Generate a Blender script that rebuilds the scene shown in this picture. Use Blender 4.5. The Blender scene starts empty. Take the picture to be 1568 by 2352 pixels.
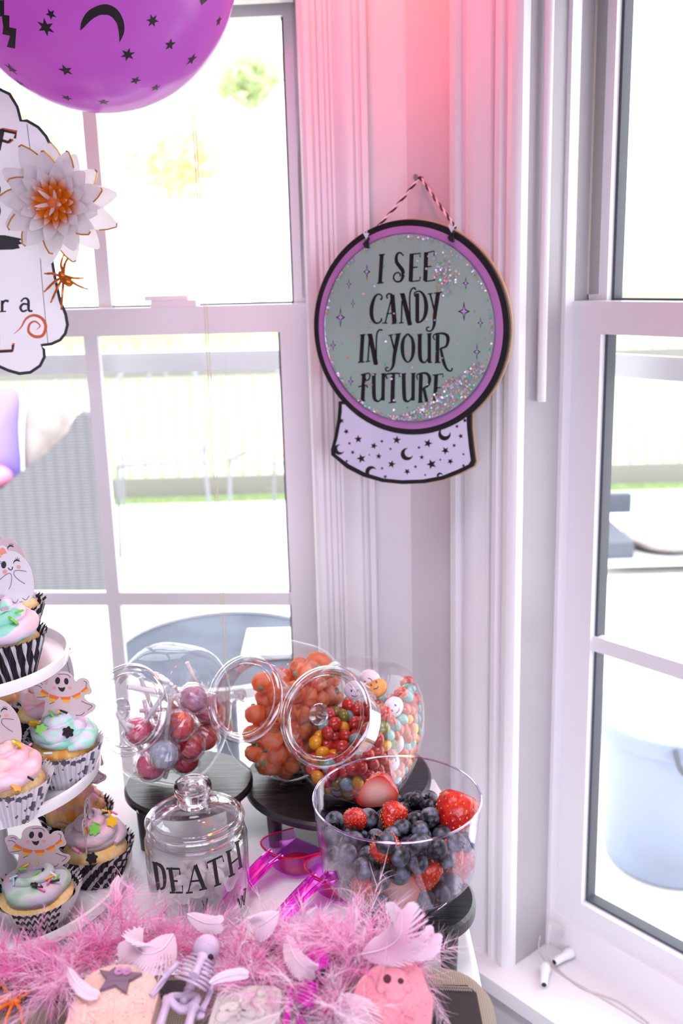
import bpy, bmesh, math, random
import numpy as np
from mathutils import Vector, Matrix, Quaternion
random.seed(7); RNG = np.random.default_rng(7)
SC = bpy.context.scene
COL = SC.collection
PI = math.pi

# ------------------------------------------------------------------ camera
FPX = 2287.0                                  # 35 mm lens on a 24x36 portrait frame, 1568x2352
PITCH, ROLL, WALLA = math.radians(13.9), math.radians(-1.64), math.radians(-5.0)
CAMP = np.array([0.0, 0.0, 1.41])
_x, _u = np.array([1., 0, 0]), np.array([0, math.sin(PITCH), math.cos(PITCH)])
CF = np.array([0, math.cos(PITCH), -math.sin(PITCH)])
CX = math.cos(ROLL) * _x + math.sin(ROLL) * _u
CU = -math.sin(ROLL) * _x + math.cos(ROLL) * _u
cam = bpy.data.cameras.new('camera'); camo = bpy.data.objects.new('camera', cam); COL.objects.link(camo)
camo.matrix_world = Matrix(((CX[0], CU[0], -CF[0], CAMP[0]), (CX[1], CU[1], -CF[1], CAMP[1]), (CX[2], CU[2], -CF[2], CAMP[2]), (0, 0, 0, 1)))
cam.sensor_fit = 'VERTICAL'; cam.sensor_height = 36; cam.sensor_width = 24; cam.lens = 35
cam.clip_start = .02; cam.clip_end = 200
cam.dof.use_dof = True; cam.dof.focus_distance = .98; cam.dof.aperture_fstop = 5.6
SC.camera = camo

# ------------------------------------------------------------------ world, sun, room light, exposure
w = bpy.data.worlds.new('sky'); SC.world = w; w.use_nodes = True
w.node_tree.nodes['Background'].inputs[0].default_value = (.93, .95, 1.0, 1)
w.node_tree.nodes['Background'].inputs[1].default_value = 4.0
sun = bpy.data.lights.new('sun', 'SUN'); sun.energy = 3.2; sun.angle = math.radians(3); sun.color = (1, .97, .92)
suno = bpy.data.objects.new('sun', sun); COL.objects.link(suno)
suno.rotation_euler = (math.radians(38), 0, math.radians(-14))       # high, from behind the house
def area(name, loc, target, size, energy, color, spread=180):
    l = bpy.data.lights.new(name, 'AREA'); l.shape = 'RECTANGLE'; l.size, l.size_y = size; l.energy = energy; l.color = color; l.spread = math.radians(spread)
    o = bpy.data.objects.new(name, l); COL.objects.link(o); o.location = loc
    o.rotation_euler = (Vector(target) - Vector(loc)).to_track_quat('-Z', 'Y').to_euler(); return o
area('ceiling_light', (-.12, .32, 2.38), (-.12, .50, .8), (.9, .7), 4.2, (.95, .91, 1.0), 80)  # unseen fill lamp added overhead to brighten the table
area('daylight_window_behind', (-.15, -1.5, 1.25), (0.0, 1.2, .72), (2.0, 1.2), 5.3, (.84, .78, 1.0), 62)  # main fill light, added behind the camera to lift table and walls
area('daylight_side_window', (1.28, -.75, 1.25), (0.2, 1.1, .95), (1.4, 1.3), 6.0, (.80, .84, 1.0), 80)
SC.view_settings.view_transform = 'Standard'; SC.view_settings.look = 'None'
SC.view_settings.gamma = 1.0; SC.view_settings.use_curve_mapping = False
SC.view_settings.exposure = 0.14
SC.cycles.max_bounces = 8; SC.cycles.diffuse_bounces = 2; SC.cycles.glossy_bounces = 3
SC.cycles.transmission_bounces = 6; SC.cycles.transparent_max_bounces = 20
SC.cycles.use_adaptive_sampling = True; SC.cycles.adaptive_threshold = .03; SC.cycles.adaptive_min_samples = 12; SC.cycles.use_light_tree = False
SC.cycles.caustics_reflective = False; SC.cycles.caustics_refractive = False
SC.cycles.sample_clamp_indirect = 6.0

# ------------------------------------------------------------------ pixel -> place helpers (photo frame 1568x2352)
def ray(px, py): return CF + (px - 784) / FPX * CX - (py - 1176) / FPX * CU
def Zat(px, py, z):
    d = ray(px, py); return CAMP + d * (z - CAMP[2]) / d[2]
def dep(px, py, t): return CAMP + ray(px, py) * t
def onplane(px, py, p, n):
    d = ray(px, py); p = np.array(p, float); n = np.array(n, float); return CAMP + d * ((p - CAMP) @ n) / (d @ n)
def atY(px, py, y): return onplane(px, py, (0, y, 0), (0, 1, 0))
V = Vector

# ------------------------------------------------------------------ materials
def lin(h):
    h = h.lstrip('#'); o = []
    for i in (0, 2, 4):
        c = int(h[i:i + 2], 16) / 255; o.append(c / 12.92 if c <= .04045 else ((c + .055) / 1.055) ** 2.4)
    return (*o, 1.0)
MATS = {}
def newmat(name):
    m = bpy.data.materials.new(name); m.use_nodes = True; nt = m.node_tree
    for n in list(nt.nodes): nt.nodes.remove(n)
    out = nt.nodes.new('ShaderNodeOutputMaterial'); MATS[name] = m; return m, nt, out
def mixcol(nt, a, b, fac):
    n = nt.nodes.new('ShaderNodeMix'); n.data_type = 'RGBA'
    for s, v in ((n.inputs[6], a), (n.inputs[7], b)):
        if isinstance(v, tuple): s.default_value = v
        else: nt.links.new(v, s)
    if isinstance(fac, (int, float)): n.inputs[0].default_value = fac
    else: nt.links.new(fac, n.inputs[0])
    return n.outputs[2]
def texco(nt, kind='Object', scale=(1, 1, 1)):
    t = nt.nodes.new('ShaderNodeTexCoord'); mp = nt.nodes.new('ShaderNodeMapping'); mp.inputs['Scale'].default_value = scale
    nt.links.new(t.outputs[kind], mp.inputs[0]); return mp.outputs[0]
def noise(nt, co, scale, detail=3, rough=.55, lo=.4, hi=.6):
    n = nt.nodes.new('ShaderNodeTexNoise'); n.inputs['Scale'].default_value = scale; n.inputs['Detail'].default_value = detail
    n.inputs['Roughness'].default_value = rough
    if co is not None: nt.links.new(co, n.inputs['Vector'])
    r = nt.nodes.new('ShaderNodeMapRange'); r.inputs[1].default_value = lo; r.inputs[2].default_value = hi
    nt.links.new(n.outputs[0], r.inputs[0]); return r.outputs[0]
def bump(nt, h, strength, dist):
    b = nt.nodes.new('ShaderNodeBump'); b.inputs['Strength'].default_value = strength; b.inputs['Distance'].default_value = dist
    nt.links.new(h, b.inputs['Height']); return b.outputs[0]
def pbr(name, col, rough=.5, metal=0., col2=None, nscale=40, bumps=0., bscale=200, bdist=.001, spec=.5, trans=0., sss=0., coat=0., sheen=0., lo=.4, hi=.6, ncoord='Object', nsc=(1, 1, 1), trcol=None):
    if isinstance(col, str): col = lin(col)
    if isinstance(col2, str): col2 = lin(col2)
    m, nt, out = newmat(name); b = nt.nodes.new('ShaderNodeBsdfPrincipled')
    b.inputs['Base Color'].default_value = col; b.inputs['Roughness'].default_value = rough; b.inputs['Metallic'].default_value = metal
    b.inputs['Specular IOR Level'].default_value = spec; b.inputs['Coat Weight'].default_value = coat; b.inputs['Coat Roughness'].default_value = .08
    if sheen: b.inputs['Sheen Weight'].default_value = sheen
    co = None
    if col2 is not None or bumps: co = texco(nt, ncoord, nsc)
    if sss:
        b.inputs['Subsurface Weight'].default_value = sss; b.inputs['Subsurface Radius'].default_value = (1, .5, .4); b.inputs['Subsurface Scale'].default_value = .004
    if col2 is not None: nt.links.new(mixcol(nt, col, col2, noise(nt, co, nscale, lo=lo, hi=hi)), b.inputs['Base Color'])
    if bumps: nt.links.new(bump(nt, noise(nt, co, bscale, lo=.2, hi=.8), bumps, bdist), b.inputs['Normal'])
    sh = b.outputs[0]
    if trans:                                                   # light shining through thin stuff (paper, rubber, jelly)
        t = nt.nodes.new('ShaderNodeBsdfTranslucent'); t.inputs[0].default_value = lin(trcol) if trcol else col
        mx = nt.nodes.new('ShaderNodeMixShader'); mx.inputs[0].default_value = trans
        nt.links.new(sh, mx.inputs[1]); nt.links.new(t.outputs[0], mx.inputs[2]); sh = mx.outputs[0]
    nt.links.new(sh, out.inputs[0]); return m
def clear(name, tint=(1, 1, 1, 1), rough=.03, base=.05, edge=.75, power=3.0, gcol=(1, 1, 1, 1), scratches=0.):
    """thin clear plastic / glass sheet: see-through, glossier towards grazing angles"""
    m, nt, out = newmat(name)
    t = nt.nodes.new('ShaderNodeBsdfTransparent'); t.inputs[0].default_value = tint
    g = nt.nodes.new('ShaderNodeBsdfGlossy'); g.inputs['Roughness'].default_value = rough; g.inputs[0].default_value = gcol
    lw = nt.nodes.new('ShaderNodeLayerWeight'); lw.inputs[0].default_value = .5
    p = nt.nodes.new('ShaderNodeMath'); p.operation = 'POWER'; p.inputs[1].default_value = power; nt.links.new(lw.outputs['Facing'], p.inputs[0])
    ma = nt.nodes.new('ShaderNodeMath'); ma.operation = 'MULTIPLY_ADD'; ma.inputs[1].default_value = edge; ma.inputs[2].default_value = base
    nt.links.new(p.outputs[0], ma.inputs[0])
    mx = nt.nodes.new('ShaderNodeMixShader'); nt.links.new(ma.outputs[0], mx.inputs[0])
    nt.links.new(t.outputs[0], mx.inputs[1]); nt.links.new(g.outputs[0], mx.inputs[2]); nt.links.new(mx.outputs[0], out.inputs[0]); return m

# ------------------------------------------------------------------ mesh helpers
class MB:
    def __init__(s): s.v = []; s.f = []
    def add(s, v, f, M=None):
        o = len(s.v)
        s.v += [tuple(M @ V(p)) for p in v] if M is not None else [tuple(p) for p in v]
        s.f += [tuple(i + o for i in q) for q in f]; return s
    def box(s, a, b, fn=None):
        (x0, y0, z0), (x1, y1, z1) = a, b
        v = [(x0, y0, z0), (x1, y0, z0), (x1, y1, z0), (x0, y1, z0), (x0, y0, z1), (x1, y0, z1), (x1, y1, z1), (x0, y1, z1)]
        if fn: v = [fn(*p) for p in v]
        return s.add(v, [(0, 3, 2, 1), (4, 5, 6, 7), (0, 1, 5, 4), (1, 2, 6, 5), (2, 3, 7, 6), (3, 0, 4, 7)])
    def extr(s, poly, a, b, fn):
        """closed 2D polygon poly, swept from level a to b through fn(p, level)"""
        n = len(poly); v = [fn(p, a) for p in poly] + [fn(p, b) for p in poly]
        return s.add(v, [tuple(range(n))[::-1], tuple(range(n, 2 * n))] + [(i, (i + 1) % n, n + (i + 1) % n, n + i) for i in range(n)])
    def tube(s, pts, r, n=8, closed=False, cap=True):
        P = [V(p) for p in pts]; m = len(P); rr = r if hasattr(r, '__len__') else [r] * m
        T = []
        for i in range(m):
            a, b = (P[i - 1], P[(i + 1) % m]) if closed else (P[max(i - 1, 0)], P[min(i + 1, m - 1)])
            t = (b - a); T.append(t.normalized() if t.length > 1e-12 else V((0, 0, 1)))
        up = V((0, 0, 1)) if abs(T[0].z) < .9 else V((1, 0, 0)); nrm = (up - T[0] * up.dot(T[0])).normalized(); v = []
        for i in range(m):
            nrm = (nrm - T[i] * nrm.dot(T[i]))
            nrm = nrm.normalized() if nrm.length > 1e-9 else T[i].orthogonal().normalized()
            bn = T[i].cross(nrm)
            for k in range(n):
                a = 2 * PI * k / n; v.append(P[i] + (nrm * math.cos(a) + bn * math.sin(a)) * rr[i])
        f = []
        for i in range(m if closed else m - 1):
            for k in range(n):
                j = (i + 1) % m; f.append((i * n + k, i * n + (k + 1) % n, j * n + (k + 1) % n, j * n + k))
        if cap and not closed: f += [tuple(range(n))[::-1], tuple(range((m - 1) * n, m * n))]
        return s.add(v, f)
    def lathe(s, prof, n=48, M=None, closed=False, sx=1., wob=None):
        v = []; f = []; m = len(prof)
        for i, (r, z) in enumerate(prof):
            for k in range(n):
                a = 2 * PI * k / n; q = r * (wob(a, i) if wob else 1); v.append((q * math.cos(a) * sx, q * math.sin(a), z))
        for i in range(m if closed else m - 1):
            j = (i + 1) % m
            for k in range(n): f.append((i * n + k, i * n + (k + 1) % n, j * n + (k + 1) % n, j * n + k))
        return s.add(v, f, M)
    def ell(s, c, r, nu=16, nv=10, M=None):
        r = r if hasattr(r, '__len__') else (r, r, r); v = [(c[0], c[1], c[2] - r[2])]; f = []
        for i in range(1, nv):
            t = PI * i / nv - PI / 2
            for k in range(nu):
                a = 2 * PI * k / nu; v.append((c[0] + r[0] * math.cos(t) * math.cos(a), c[1] + r[1] * math.cos(t) * math.sin(a), c[2] + r[2] * math.sin(t)))
        v.append((c[0], c[1], c[2] + r[2])); L = len(v) - 1
        for k in range(nu):
            f.append((0, 1 + (k + 1) % nu, 1 + k)); f.append((L, L - nu + k, L - nu + (k + 1) % nu))
        for i in range(nv - 2):
            for k in range(nu): f.append((1 + i * nu + k, 1 + i * nu + (k + 1) % nu, 1 + (i + 1) * nu + (k + 1) % nu, 1 + (i + 1) * nu + k))
        return s.add(v, f, M)
    def mesh(s, name, mat, smooth=40, recalc=True):
        me = bpy.data.meshes.new(name); me.from_pydata([tuple(p) for p in s.v], [], s.f)
        if recalc:
            b = bmesh.new(); b.from_mesh(me); bmesh.ops.recalc_face_normals(b, faces=b.faces); b.to_mesh(me); b.free()
        me.materials.append(MATS[mat] if isinstance(mat, str) else mat)
        if smooth:
            me.shade_smooth()
            if smooth < 180: me.set_sharp_from_angle(angle=math.radians(smooth))
        me.update(); return me
    def obj(s, name, mat, parent=None, smooth=40, M=None, recalc=True, **kw):
        return link(name, s.mesh(name, mat, smooth, recalc), parent, M, **kw)
def link(name, me, parent=None, M=None, **kw):
    o = bpy.data.objects.new(name, me); COL.objects.link(o)
    if M is not None: o.matrix_local = M
    if parent is not None: o.parent = parent
    for k, v in kw.items(): o[k] = v
    return o
def tag(o, label, cat, group=None):
    o['label'] = label; o['category'] = cat
    if group: o['group'] = group
    return o
def thing(name, label, cat, loc=(0, 0, 0), group=None, rot=None, M=None):
    o = bpy.data.objects.new(name, None); COL.objects.link(o); o.empty_display_size = .02
    if M is not None: o.matrix_world = M
    else:
        o.location = V(loc)
        if rot is not None: o.rotation_euler = rot
    return tag(o, label, cat, group)
def structure(o): o['kind'] = 'structure'; return o
def shell(name, kind='structure'):
    o = bpy.data.objects.new(name, None); COL.objects.link(o); o['kind'] = kind; o.empty_display_size = .02; return o
def frame(x, y, z, p):
    """4x4 from three axes and a point"""
    return Matrix(((x[0], y[0], z[0], p[0]), (x[1], y[1], z[1], p[1]), (x[2], y[2], z[2], p[2]), (0, 0, 0, 1)))
def catmull(pts, k=6, closed=False):
    P = [np.array(p, float) for p in pts]; n = len(P); out = []
    for i in range(n if closed else n - 1):
        if closed: a, b, c, d = P[i - 1], P[i], P[(i + 1) % n], P[(i + 2) % n]
        else: a, b, c, d = P[max(i - 1, 0)], P[i], P[i + 1], P[min(i + 2, n - 1)]
        for j in range(k):
            t = j / k; out.append(.5 * ((2 * b) + (-a + c) * t + (2 * a - 5 * b + 4 * c - d) * t * t + (-a + 3 * b - 3 * c + d) * t ** 3))
    if not closed: out.append(P[-1])
    return out
def ribbon(mb, pts, widths, fn, smoothk=5):
    """flat pen stroke in 2D with varying width, mapped through fn(x, y, lift)"""
    P = [np.array(p, float) for p in pts]; W = list(widths) if hasattr(widths, '__len__') else [widths] * len(P)
    if len(W) != len(P): W = list(np.interp(np.linspace(0, 1, len(P)), np.linspace(0, 1, len(W)), W))
    if smoothk and len(P) > 2:
        q = catmull([np.array([p[0], p[1], ww]) for p, ww in zip(P, W)], smoothk); P = [a[:2] for a in q]; W = [max(a[2], .01) for a in q]
    L = []; R = []
    for i in range(len(P)):
        t = P[min(i + 1, len(P) - 1)] - P[max(i - 1, 0)]; t = t / (np.hypot(*t) + 1e-9); nn = np.array([-t[1], t[0]]) * W[i] / 2
        L.append(P[i] + nn); R.append(P[i] - nn)
    n = len(P); v = []
    for lift in (0, 1): v += [fn(*a, lift) for a in L] + [fn(*a, lift) for a in R]
    f = []
    for i in range(n - 1):
        f += [(i, i + 1, n + i + 1, n + i), (2 * n + i, 3 * n + i, 3 * n + i + 1, 2 * n + i + 1), (i, 2 * n + i, 2 * n + i + 1, i + 1), (n + i, n + i + 1, 3 * n + i + 1, 3 * n + i)]
    f += [(0, n, 3 * n, 2 * n), (n - 1, 3 * n - 1, 4 * n - 1, 2 * n - 1)]
    mb.add(v, f); return mb
def plate(mb, poly, fn):
    """flat 2D polygon with thickness, mapped through fn(x, y, lift)"""
    return mb.extr([tuple(p) for p in poly], 0, 1, lambda p, l: fn(p[0], p[1], l))
def ellipse(cx, cy, rx, ry, rot=0, n=20):
    return [(cx + rx * math.cos(a) * math.cos(rot) - ry * math.sin(a) * math.sin(rot), cy + rx * math.cos(a) * math.sin(rot) + ry * math.sin(a) * math.cos(rot)) for a in [2 * PI * k / n for k in range(n)]]
def star(cx, cy, r, n=5, inner=.42, rot=0):
    return [(cx + (r if k % 2 == 0 else r * inner) * math.sin(rot + PI * k / n), cy - (r if k % 2 == 0 else r * inner) * math.cos(rot + PI * k / n)) for k in range(2 * n)]
def moon(cx, cy, r, rot=0, n=14):
    """crescent: arc of the outer circle, then back along a smaller shifted circle"""
    h = .75; d = .45 * r; q = math.hypot(r * math.cos(h) - d, r * math.sin(h)); b0 = math.atan2(r * math.sin(h), r * math.cos(h) - d)
    o = [(r * math.cos(t), r * math.sin(t)) for t in np.linspace(h, 2 * PI - h, n)]
    i = [(d + q * math.cos(t), q * math.sin(t)) for t in np.linspace(2 * PI - b0, b0, n)][1:-1]
    return [(cx + x * math.cos(rot) - y * math.sin(rot), cy + x * math.sin(rot) + y * math.cos(rot)) for x, y in o + i]
def copytree(o, M, label=None, group=None, parent=None):
    c = o.copy(); COL.objects.link(c)
    if M is not None: c.matrix_world = M
    if label: c['label'] = label
    if group: c['group'] = group
    for ch in list(o.children):
        d = ch.copy(); COL.objects.link(d); d.parent = c
        for g in list(ch.children):
            e = g.copy(); COL.objects.link(e); e.parent = d
    return c
def rndrot():
    q = RNG.normal(size=4); q /= np.linalg.norm(q); return Quaternion(q).to_matrix().to_4x4()

# ------------------------------------------------------------------ palette
pbr('wall_paint', '#efe9ec', .45, col2='#e9e2e6', nscale=3, bumps=.05, bscale=300)
pbr('trim_paint', '#f1edf0', .28, bumps=.03, bscale=90, bdist=.0006)
pbr('vinyl', '#efedf0', .32, bumps=.02, bscale=60)
pbr('vinyl_beige', '#e6d8c8', .45)
pbr('gasket', '#4a4e58', .6)
pbr('ceiling_paint', '#efecea', .8)
pbr('floor_wood', '#8a6a4e', .4, col2='#6f5138', nscale=14, nsc=(1, 8, 1))
clear('window_glass', (.985, .99, .985, 1), .02, .010, .45, 4)
pbr('brass_grey', '#cfcac2', .4)
pbr('cord', '#e2e0c4', .6)
pbr('white_plastic', '#f3f0f2', .35)
# ================================================================== the room
_c = dep(940, 900, 1.40); CORN = np.array([_c[0], _c[1], 0.])
D1 = -np.array([math.cos(WALLA), math.sin(WALLA), 0]); N1 = np.array([math.sin(WALLA), -math.cos(WALLA), 0])
WB = WALLA - PI / 4
D2 = np.array([math.cos(WB), math.sin(WB), 0]); N2 = np.array([math.sin(WB), -math.cos(WB), 0])
def W1(s, o, z): return tuple(CORN + D1 * s + N1 * o + np.array([0, 0, z]))
def W2(s, o, z): return tuple(CORN + D2 * s + N2 * o + np.array([0, 0, z]))
CEIL = 2.42
def wall(name, fn, s0, s1, zb, zt, smax, th=.13):
    m = MB()
    m.box((-.02, -th, 0), (s0, 0, CEIL), fn); m.box((s1, -th, 0), (smax, 0, CEIL), fn)
    m.box((s0, -th, 0), (s1, 0, zb), fn); m.box((s0, -th, zt), (s1, 0, CEIL), fn)
    return structure(m.obj(name, 'wall_paint', smooth=0))
S1A, S1B, S2A, S2B = .140, .790, .208, .90           # openings along each wall, measured from the corner
ZB, ZT = .42, 1.80
wall('wall_left', W1, S1A, S1B, ZB, ZT, 2.1)
wall('wall_right', W2, S2A, S2B, ZB, ZT, 1.9)
m = MB(); m.box((-3, -3.2, -.05), (3, 1.5, 0)); structure(m.obj('floor', 'floor_wood', smooth=0))
m = MB(); m.box((-2.2, -3.2, CEIL), (2.4, 1.62, CEIL + .12)); structure(m.obj('ceiling', 'ceiling_paint', smooth=0))
m = MB(); m.box((-2.2, -3.3, 0), (2.4, -3.2, CEIL)); structure(m.obj('wall_back', 'wall_paint', smooth=0))
m = MB(); m.box((-2.12, -3.2, 0), (-2.0, 1.70, CEIL)); structure(m.obj('wall_side_left', 'wall_paint', smooth=0))
m = MB(); m.box((1.32, -3.2, 0), (1.42, 0.0, CEIL)); structure(m.obj('wall_side_right', 'wall_paint', smooth=0))

CAS = [(0, 0), (0, .027), (.009, .027), (.011, .017), (.018, .017), (.022, .023), (.030, .0245), (.040, .022), (.050, .0165), (.054, .0165), (.056, .011),
       (.061, .011), (.063, .0185), (.070, .0185), (.073, .012), (.078, .0125), (.082, .019), (.090, .021), (.096, .019), (.100, .0145), (.100, 0)]
def casing(name, fn, inner, outer, za, zt, side_b=None):
    """moulded boards round an opening: both sides and the head, each a board of its own"""
    t = shell(name); W = abs(outer - inner); sg = 1 if inner > outer else -1
    prof = [(outer + sg * a / .1 * W, b) for a, b in CAS]
    MB().extr(prof, za, zt + W, lambda p, l: fn(p[0], p[1], l)).obj('side_board', 'trim_paint', t, 30)
    if side_b is not None:
        prof = [(side_b + sg * (W - a / .1 * W), b) for a, b in CAS]
        MB().extr(prof, za, zt + W, lambda p, l: fn(p[0], p[1], l)).obj('side_board', 'trim_paint', t, 30)
        prof = [(zt + W - a / .1 * W, b) for a, b in CAS]
        MB().extr(prof, min(inner, side_b), max(inner, side_b), lambda p, l: fn(l, p[1], p[0])).obj('head_board', 'trim_paint', t, 30)
    return t
casing('trim_1', W1, S1A, .050, .30, ZT, S1B)
casing('trim_2', W2, S2A, .104, .30, ZT, S2B)

def window(name, fn, s0, s1, lo, mun, munz, upmun):
    """double-hung window: frame, two sashes with glazing bars, panes, sill; lo = room-side face of lower sash"""
    t = shell(name)
    m = MB()                                                   # jamb liners
    for a, b in ((s0, s0 - .012), (s1, s1 + .012)): m.box((min(a, b), -.17, ZB), (max(a, b), .002, ZT), fn)
    m.box((s0, -.17, ZT), (s1, .002, ZT + .012), fn); m.obj('jamb', 'trim_paint', t, 0)
    m = MB()                                                   # stop beads / tracks beside the upper sash
    for sg, a in ((1, s0), (-1, s1)):
        m.box((min(a, a + sg * .006), lo - .002, ZB), (max(a, a + sg * .006), lo + .016, ZT), fn)
    m.obj('stop_bead', 'trim_paint', t, 0)
    m = MB()
    for sg, a in ((1, s0), (-1, s1)):
        for o0, o1, w in ((-.014, -.002, .018), (-.030, -.016, .010), (-.052, -.032, .014)):
            m.box((min(a, a + sg * w), lo + o0 - .034, 1.365), (max(a, a + sg * w), lo + o1 - .034, ZT), fn)
    m.obj('track', 'vinyl_beige', t, 0)
    def sash(nm, z0, z1, o1, st, rt, rb, vm, hm, bar_mat='vinyl'):
        g = bpy.data.objects.new(nm, None); COL.objects.link(g); g.parent = t
        o0 = o1 - .032
        m = MB(); a, b = s0 + .003, s1 - .003
        m.box((a, o0, z0), (a + st, o1, z1), fn); m.box((b - st, o0, z0), (b, o1, z1), fn)
        m.box((a + st, o0, z1 - rt), (b - st, o1, z1), fn); m.box((a + st, o0, z0), (b - st, o1, z0 + rb), fn)
        m.obj('sash_frame', 'vinyl', g, 0)
        m = MB()                                               # dark glazing gasket set back in the frame
        for p, q in (((a + st, z0 + rb), (a + st + .004, z1 - rt)), ((b - st - .004, z0 + rb), (b - st, z1 - rt)), ((a + st, z0 + rb), (b - st, z0 + rb + .004))):
            m.box((p[0], o0 + .004, p[1]), (q[0], o1 - .010, q[1]), fn)
        m.obj('gasket', 'gasket', g, 0)
        oc = o1 - .014
        if vm or hm:
            m = MB()
            for s in vm: m.box((s - .0105, oc - .007, z0 + rb), (s + .0105, oc + .007, z1 - rt), fn)
            m2 = MB()
            for z in hm: m2.box((a + st, oc - .0068, z - .0105), (b - st, oc + .0068, z + .0105), fn)
            if vm: m.obj('glazing_bar', bar_mat, g, 0)
            if hm: m2.obj('glazing_bar', bar_mat, g, 0)
        ss = [a + st] + list(vm) + [b - st]; zz = [z0 + rb] + list(hm) + [z1 - rt]
        for i in range(len(ss) - 1):
            for j in range(len(zz) - 1):
                m = MB(); m.box((ss[i], oc - .0015, zz[j]), (ss[i + 1], oc + .0015, zz[j + 1]), fn); m.obj('pane', 'window_glass', g, 0)
        return g
    sash('lower_sash', ZB + .058, 1.358, lo, .046, .040, .030, mun, munz)
    sash('upper_sash', 1.320, ZT, lo - .036, .028, .050, .036, upmun, [])
    m = MB(); m.box((s0, lo - .05, ZB - .01), (s1, lo + .012, ZB + .058), fn); m.obj('sill_riser', 'trim_paint', t, 0)
    m = MB(); m.box((s0 - .115, 0, ZB - .022), (s1 + .115, .052, ZB + .002), fn); m.box((s0, lo - .05, ZB - .022), (s1, 0, ZB + .002), fn); m.obj('sill_board', 'trim_paint', t, 0)
    m = MB(); m.extr([(0, -.12), (.026, -.12), (.030, -.09), (.022, -.07), (.026, -.05), (.034, -.040), (.034, -.022), (0, -.022)], s0 - .105, s1 + .105, lambda p, l: fn(l, p[0], ZB + p[1])); m.obj('sill_apron', 'trim_paint', t, 30)
    m = MB(); m.box((s0, lo - .115, ZB - .02), (s1, lo - .05, ZB + .012), fn); m.obj('outer_sill', 'vinyl', t, 0)
    m = MB()                                                   # insect-screen rail outside
    m.box((s0, lo - .100, 1.255), (s1, lo - .088, 1.285), fn); m.obj('screen_rail', 'vinyl', t, 0)
    # cam latch on the meeting rail
    sm = (s0 + s1) / 2 if name == 'window_2' else .345
    m = MB(); m.box((sm - .034, lo - .030, 1.358), (sm + .034, lo - .004, 1.367), fn); m.box((sm - .020, lo - .026, 1.367), (sm + .045, lo - .012, 1.374), fn)
    m.obj('sash_latch', 'white_plastic', t, 0)
    return t
window('window_1', W1, S1A, S1B, -.060, [.475], [.905], [.460])
window('window_2', W2, S2A, S2B, -.083, [.56], [.905], [.56])

# unseen coloured bulbs, added for the orange and pink glow on the upper wall
pbr('bulb_cable', '#2a2a2e', .6)
def added_bulb(loc, col, watts, label):
    t = thing('party_bulb', label, 'light bulb', loc)
    MB().lathe([(.0, -.045), (.012, -.043), (.022, -.034), (.026, -.022), (.022, -.008), (.012, .004), (.011, .012)], 20).obj('bulb_glass', glow(col), t)
    MB().lathe([(.0115, .008), (.0125, .012), (.0125, .030), (.006, .034), (0, .034)], 16).obj('socket', 'bulb_cable', t)
    l = bpy.data.lights.new('bulb_light', 'POINT'); l.energy = watts; l.color = col; l.shadow_soft_size = .04
    o = bpy.data.objects.new('bulb_light', l); COL.objects.link(o); o.parent = t; o.location = (0, 0, -.075)
    return t
def glow(col):
    m, nt, out = newmat('bulb_%d' % len(MATS)); e = nt.nodes.new('ShaderNodeEmission'); e.inputs[0].default_value = (*col, 1); e.inputs[1].default_value = 4
    nt.links.new(e.outputs[0], out.inputs[0]); return m
def bulbpos(s, o, z): return W1(s, o, z)
added_bulb(W1(.075, .15, 1.98), (1.0, .13, .012), 3.2, 'glowing orange party bulb above the corner of the two windows')
added_bulb(W1(.10, .36, 2.03), (1.0, .10, .42), 2.8, 'glowing pink party bulb hanging in front of the orange one')
MB().tube(catmull([W1(.62, .34, 2.20), W1(.46, .34, 2.09), W1(.22, .38, 2.07), W1(.10, .36, 2.064), W1(.085, .25, 2.05), W1(.075, .15, 2.014), W1(.05, .08, 2.08), W1(.03, .05, 2.36)], 8), .003, 6).obj('bulb_string', 'bulb_cable', **{'label': 'dark cable carrying the coloured bulbs above the window head', 'category': 'cable'})

# blind wand beside the right-hand window and blind cords in front of the left-hand one
t0 = onplane(1243, 922, W2(.265, -.02, 0), N2); t1 = V(t0) + V((0, 0, 0.95))
MB().tube([V(t0), V(t0) + V((0, 0, .3)), t1], .0058, 14).obj('blind_wand', 'white_plastic', **{'label': 'slim white blind wand hanging beside the right-hand window', 'category': 'wand'})
wb_ = thing('window_blind', 'raised window blind with two thin pale pull cords at the left-hand window', 'blind', W1(.3, -.012, 0))
m = MB(); m.box((S1A + .01, -.05, 1.755), (S1B - .01, -.004, 1.797), W1); m.v = [tuple(V(q) - V(wb_.location)) for q in m.v]; m.obj('head_rail', 'white_plastic', wb_, 0)
for k, (xa, xb, xc) in enumerate(((435, 471, 514), (441, 477, 521))):
    pts = [onplane(xa - 8, 30, W1(0, -.012 - .004 * k, 0), N1), onplane(xa, 165, W1(0, -.012 - .004 * k, 0), N1), onplane(xb, 745, W1(0, -.012 - .004 * k, 0), N1), onplane(xc, 1500, W1(0, -.012 - .004 * k, 0), N1), onplane(xc + 14, 1700, W1(0, -.012 - .004 * k, 0), N1)]
    MB().tube([V(q) - V(wb_.location) for q in catmull(pts, 4)], .0008, 6).obj('pull_cord', 'cord', wb_)

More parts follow.
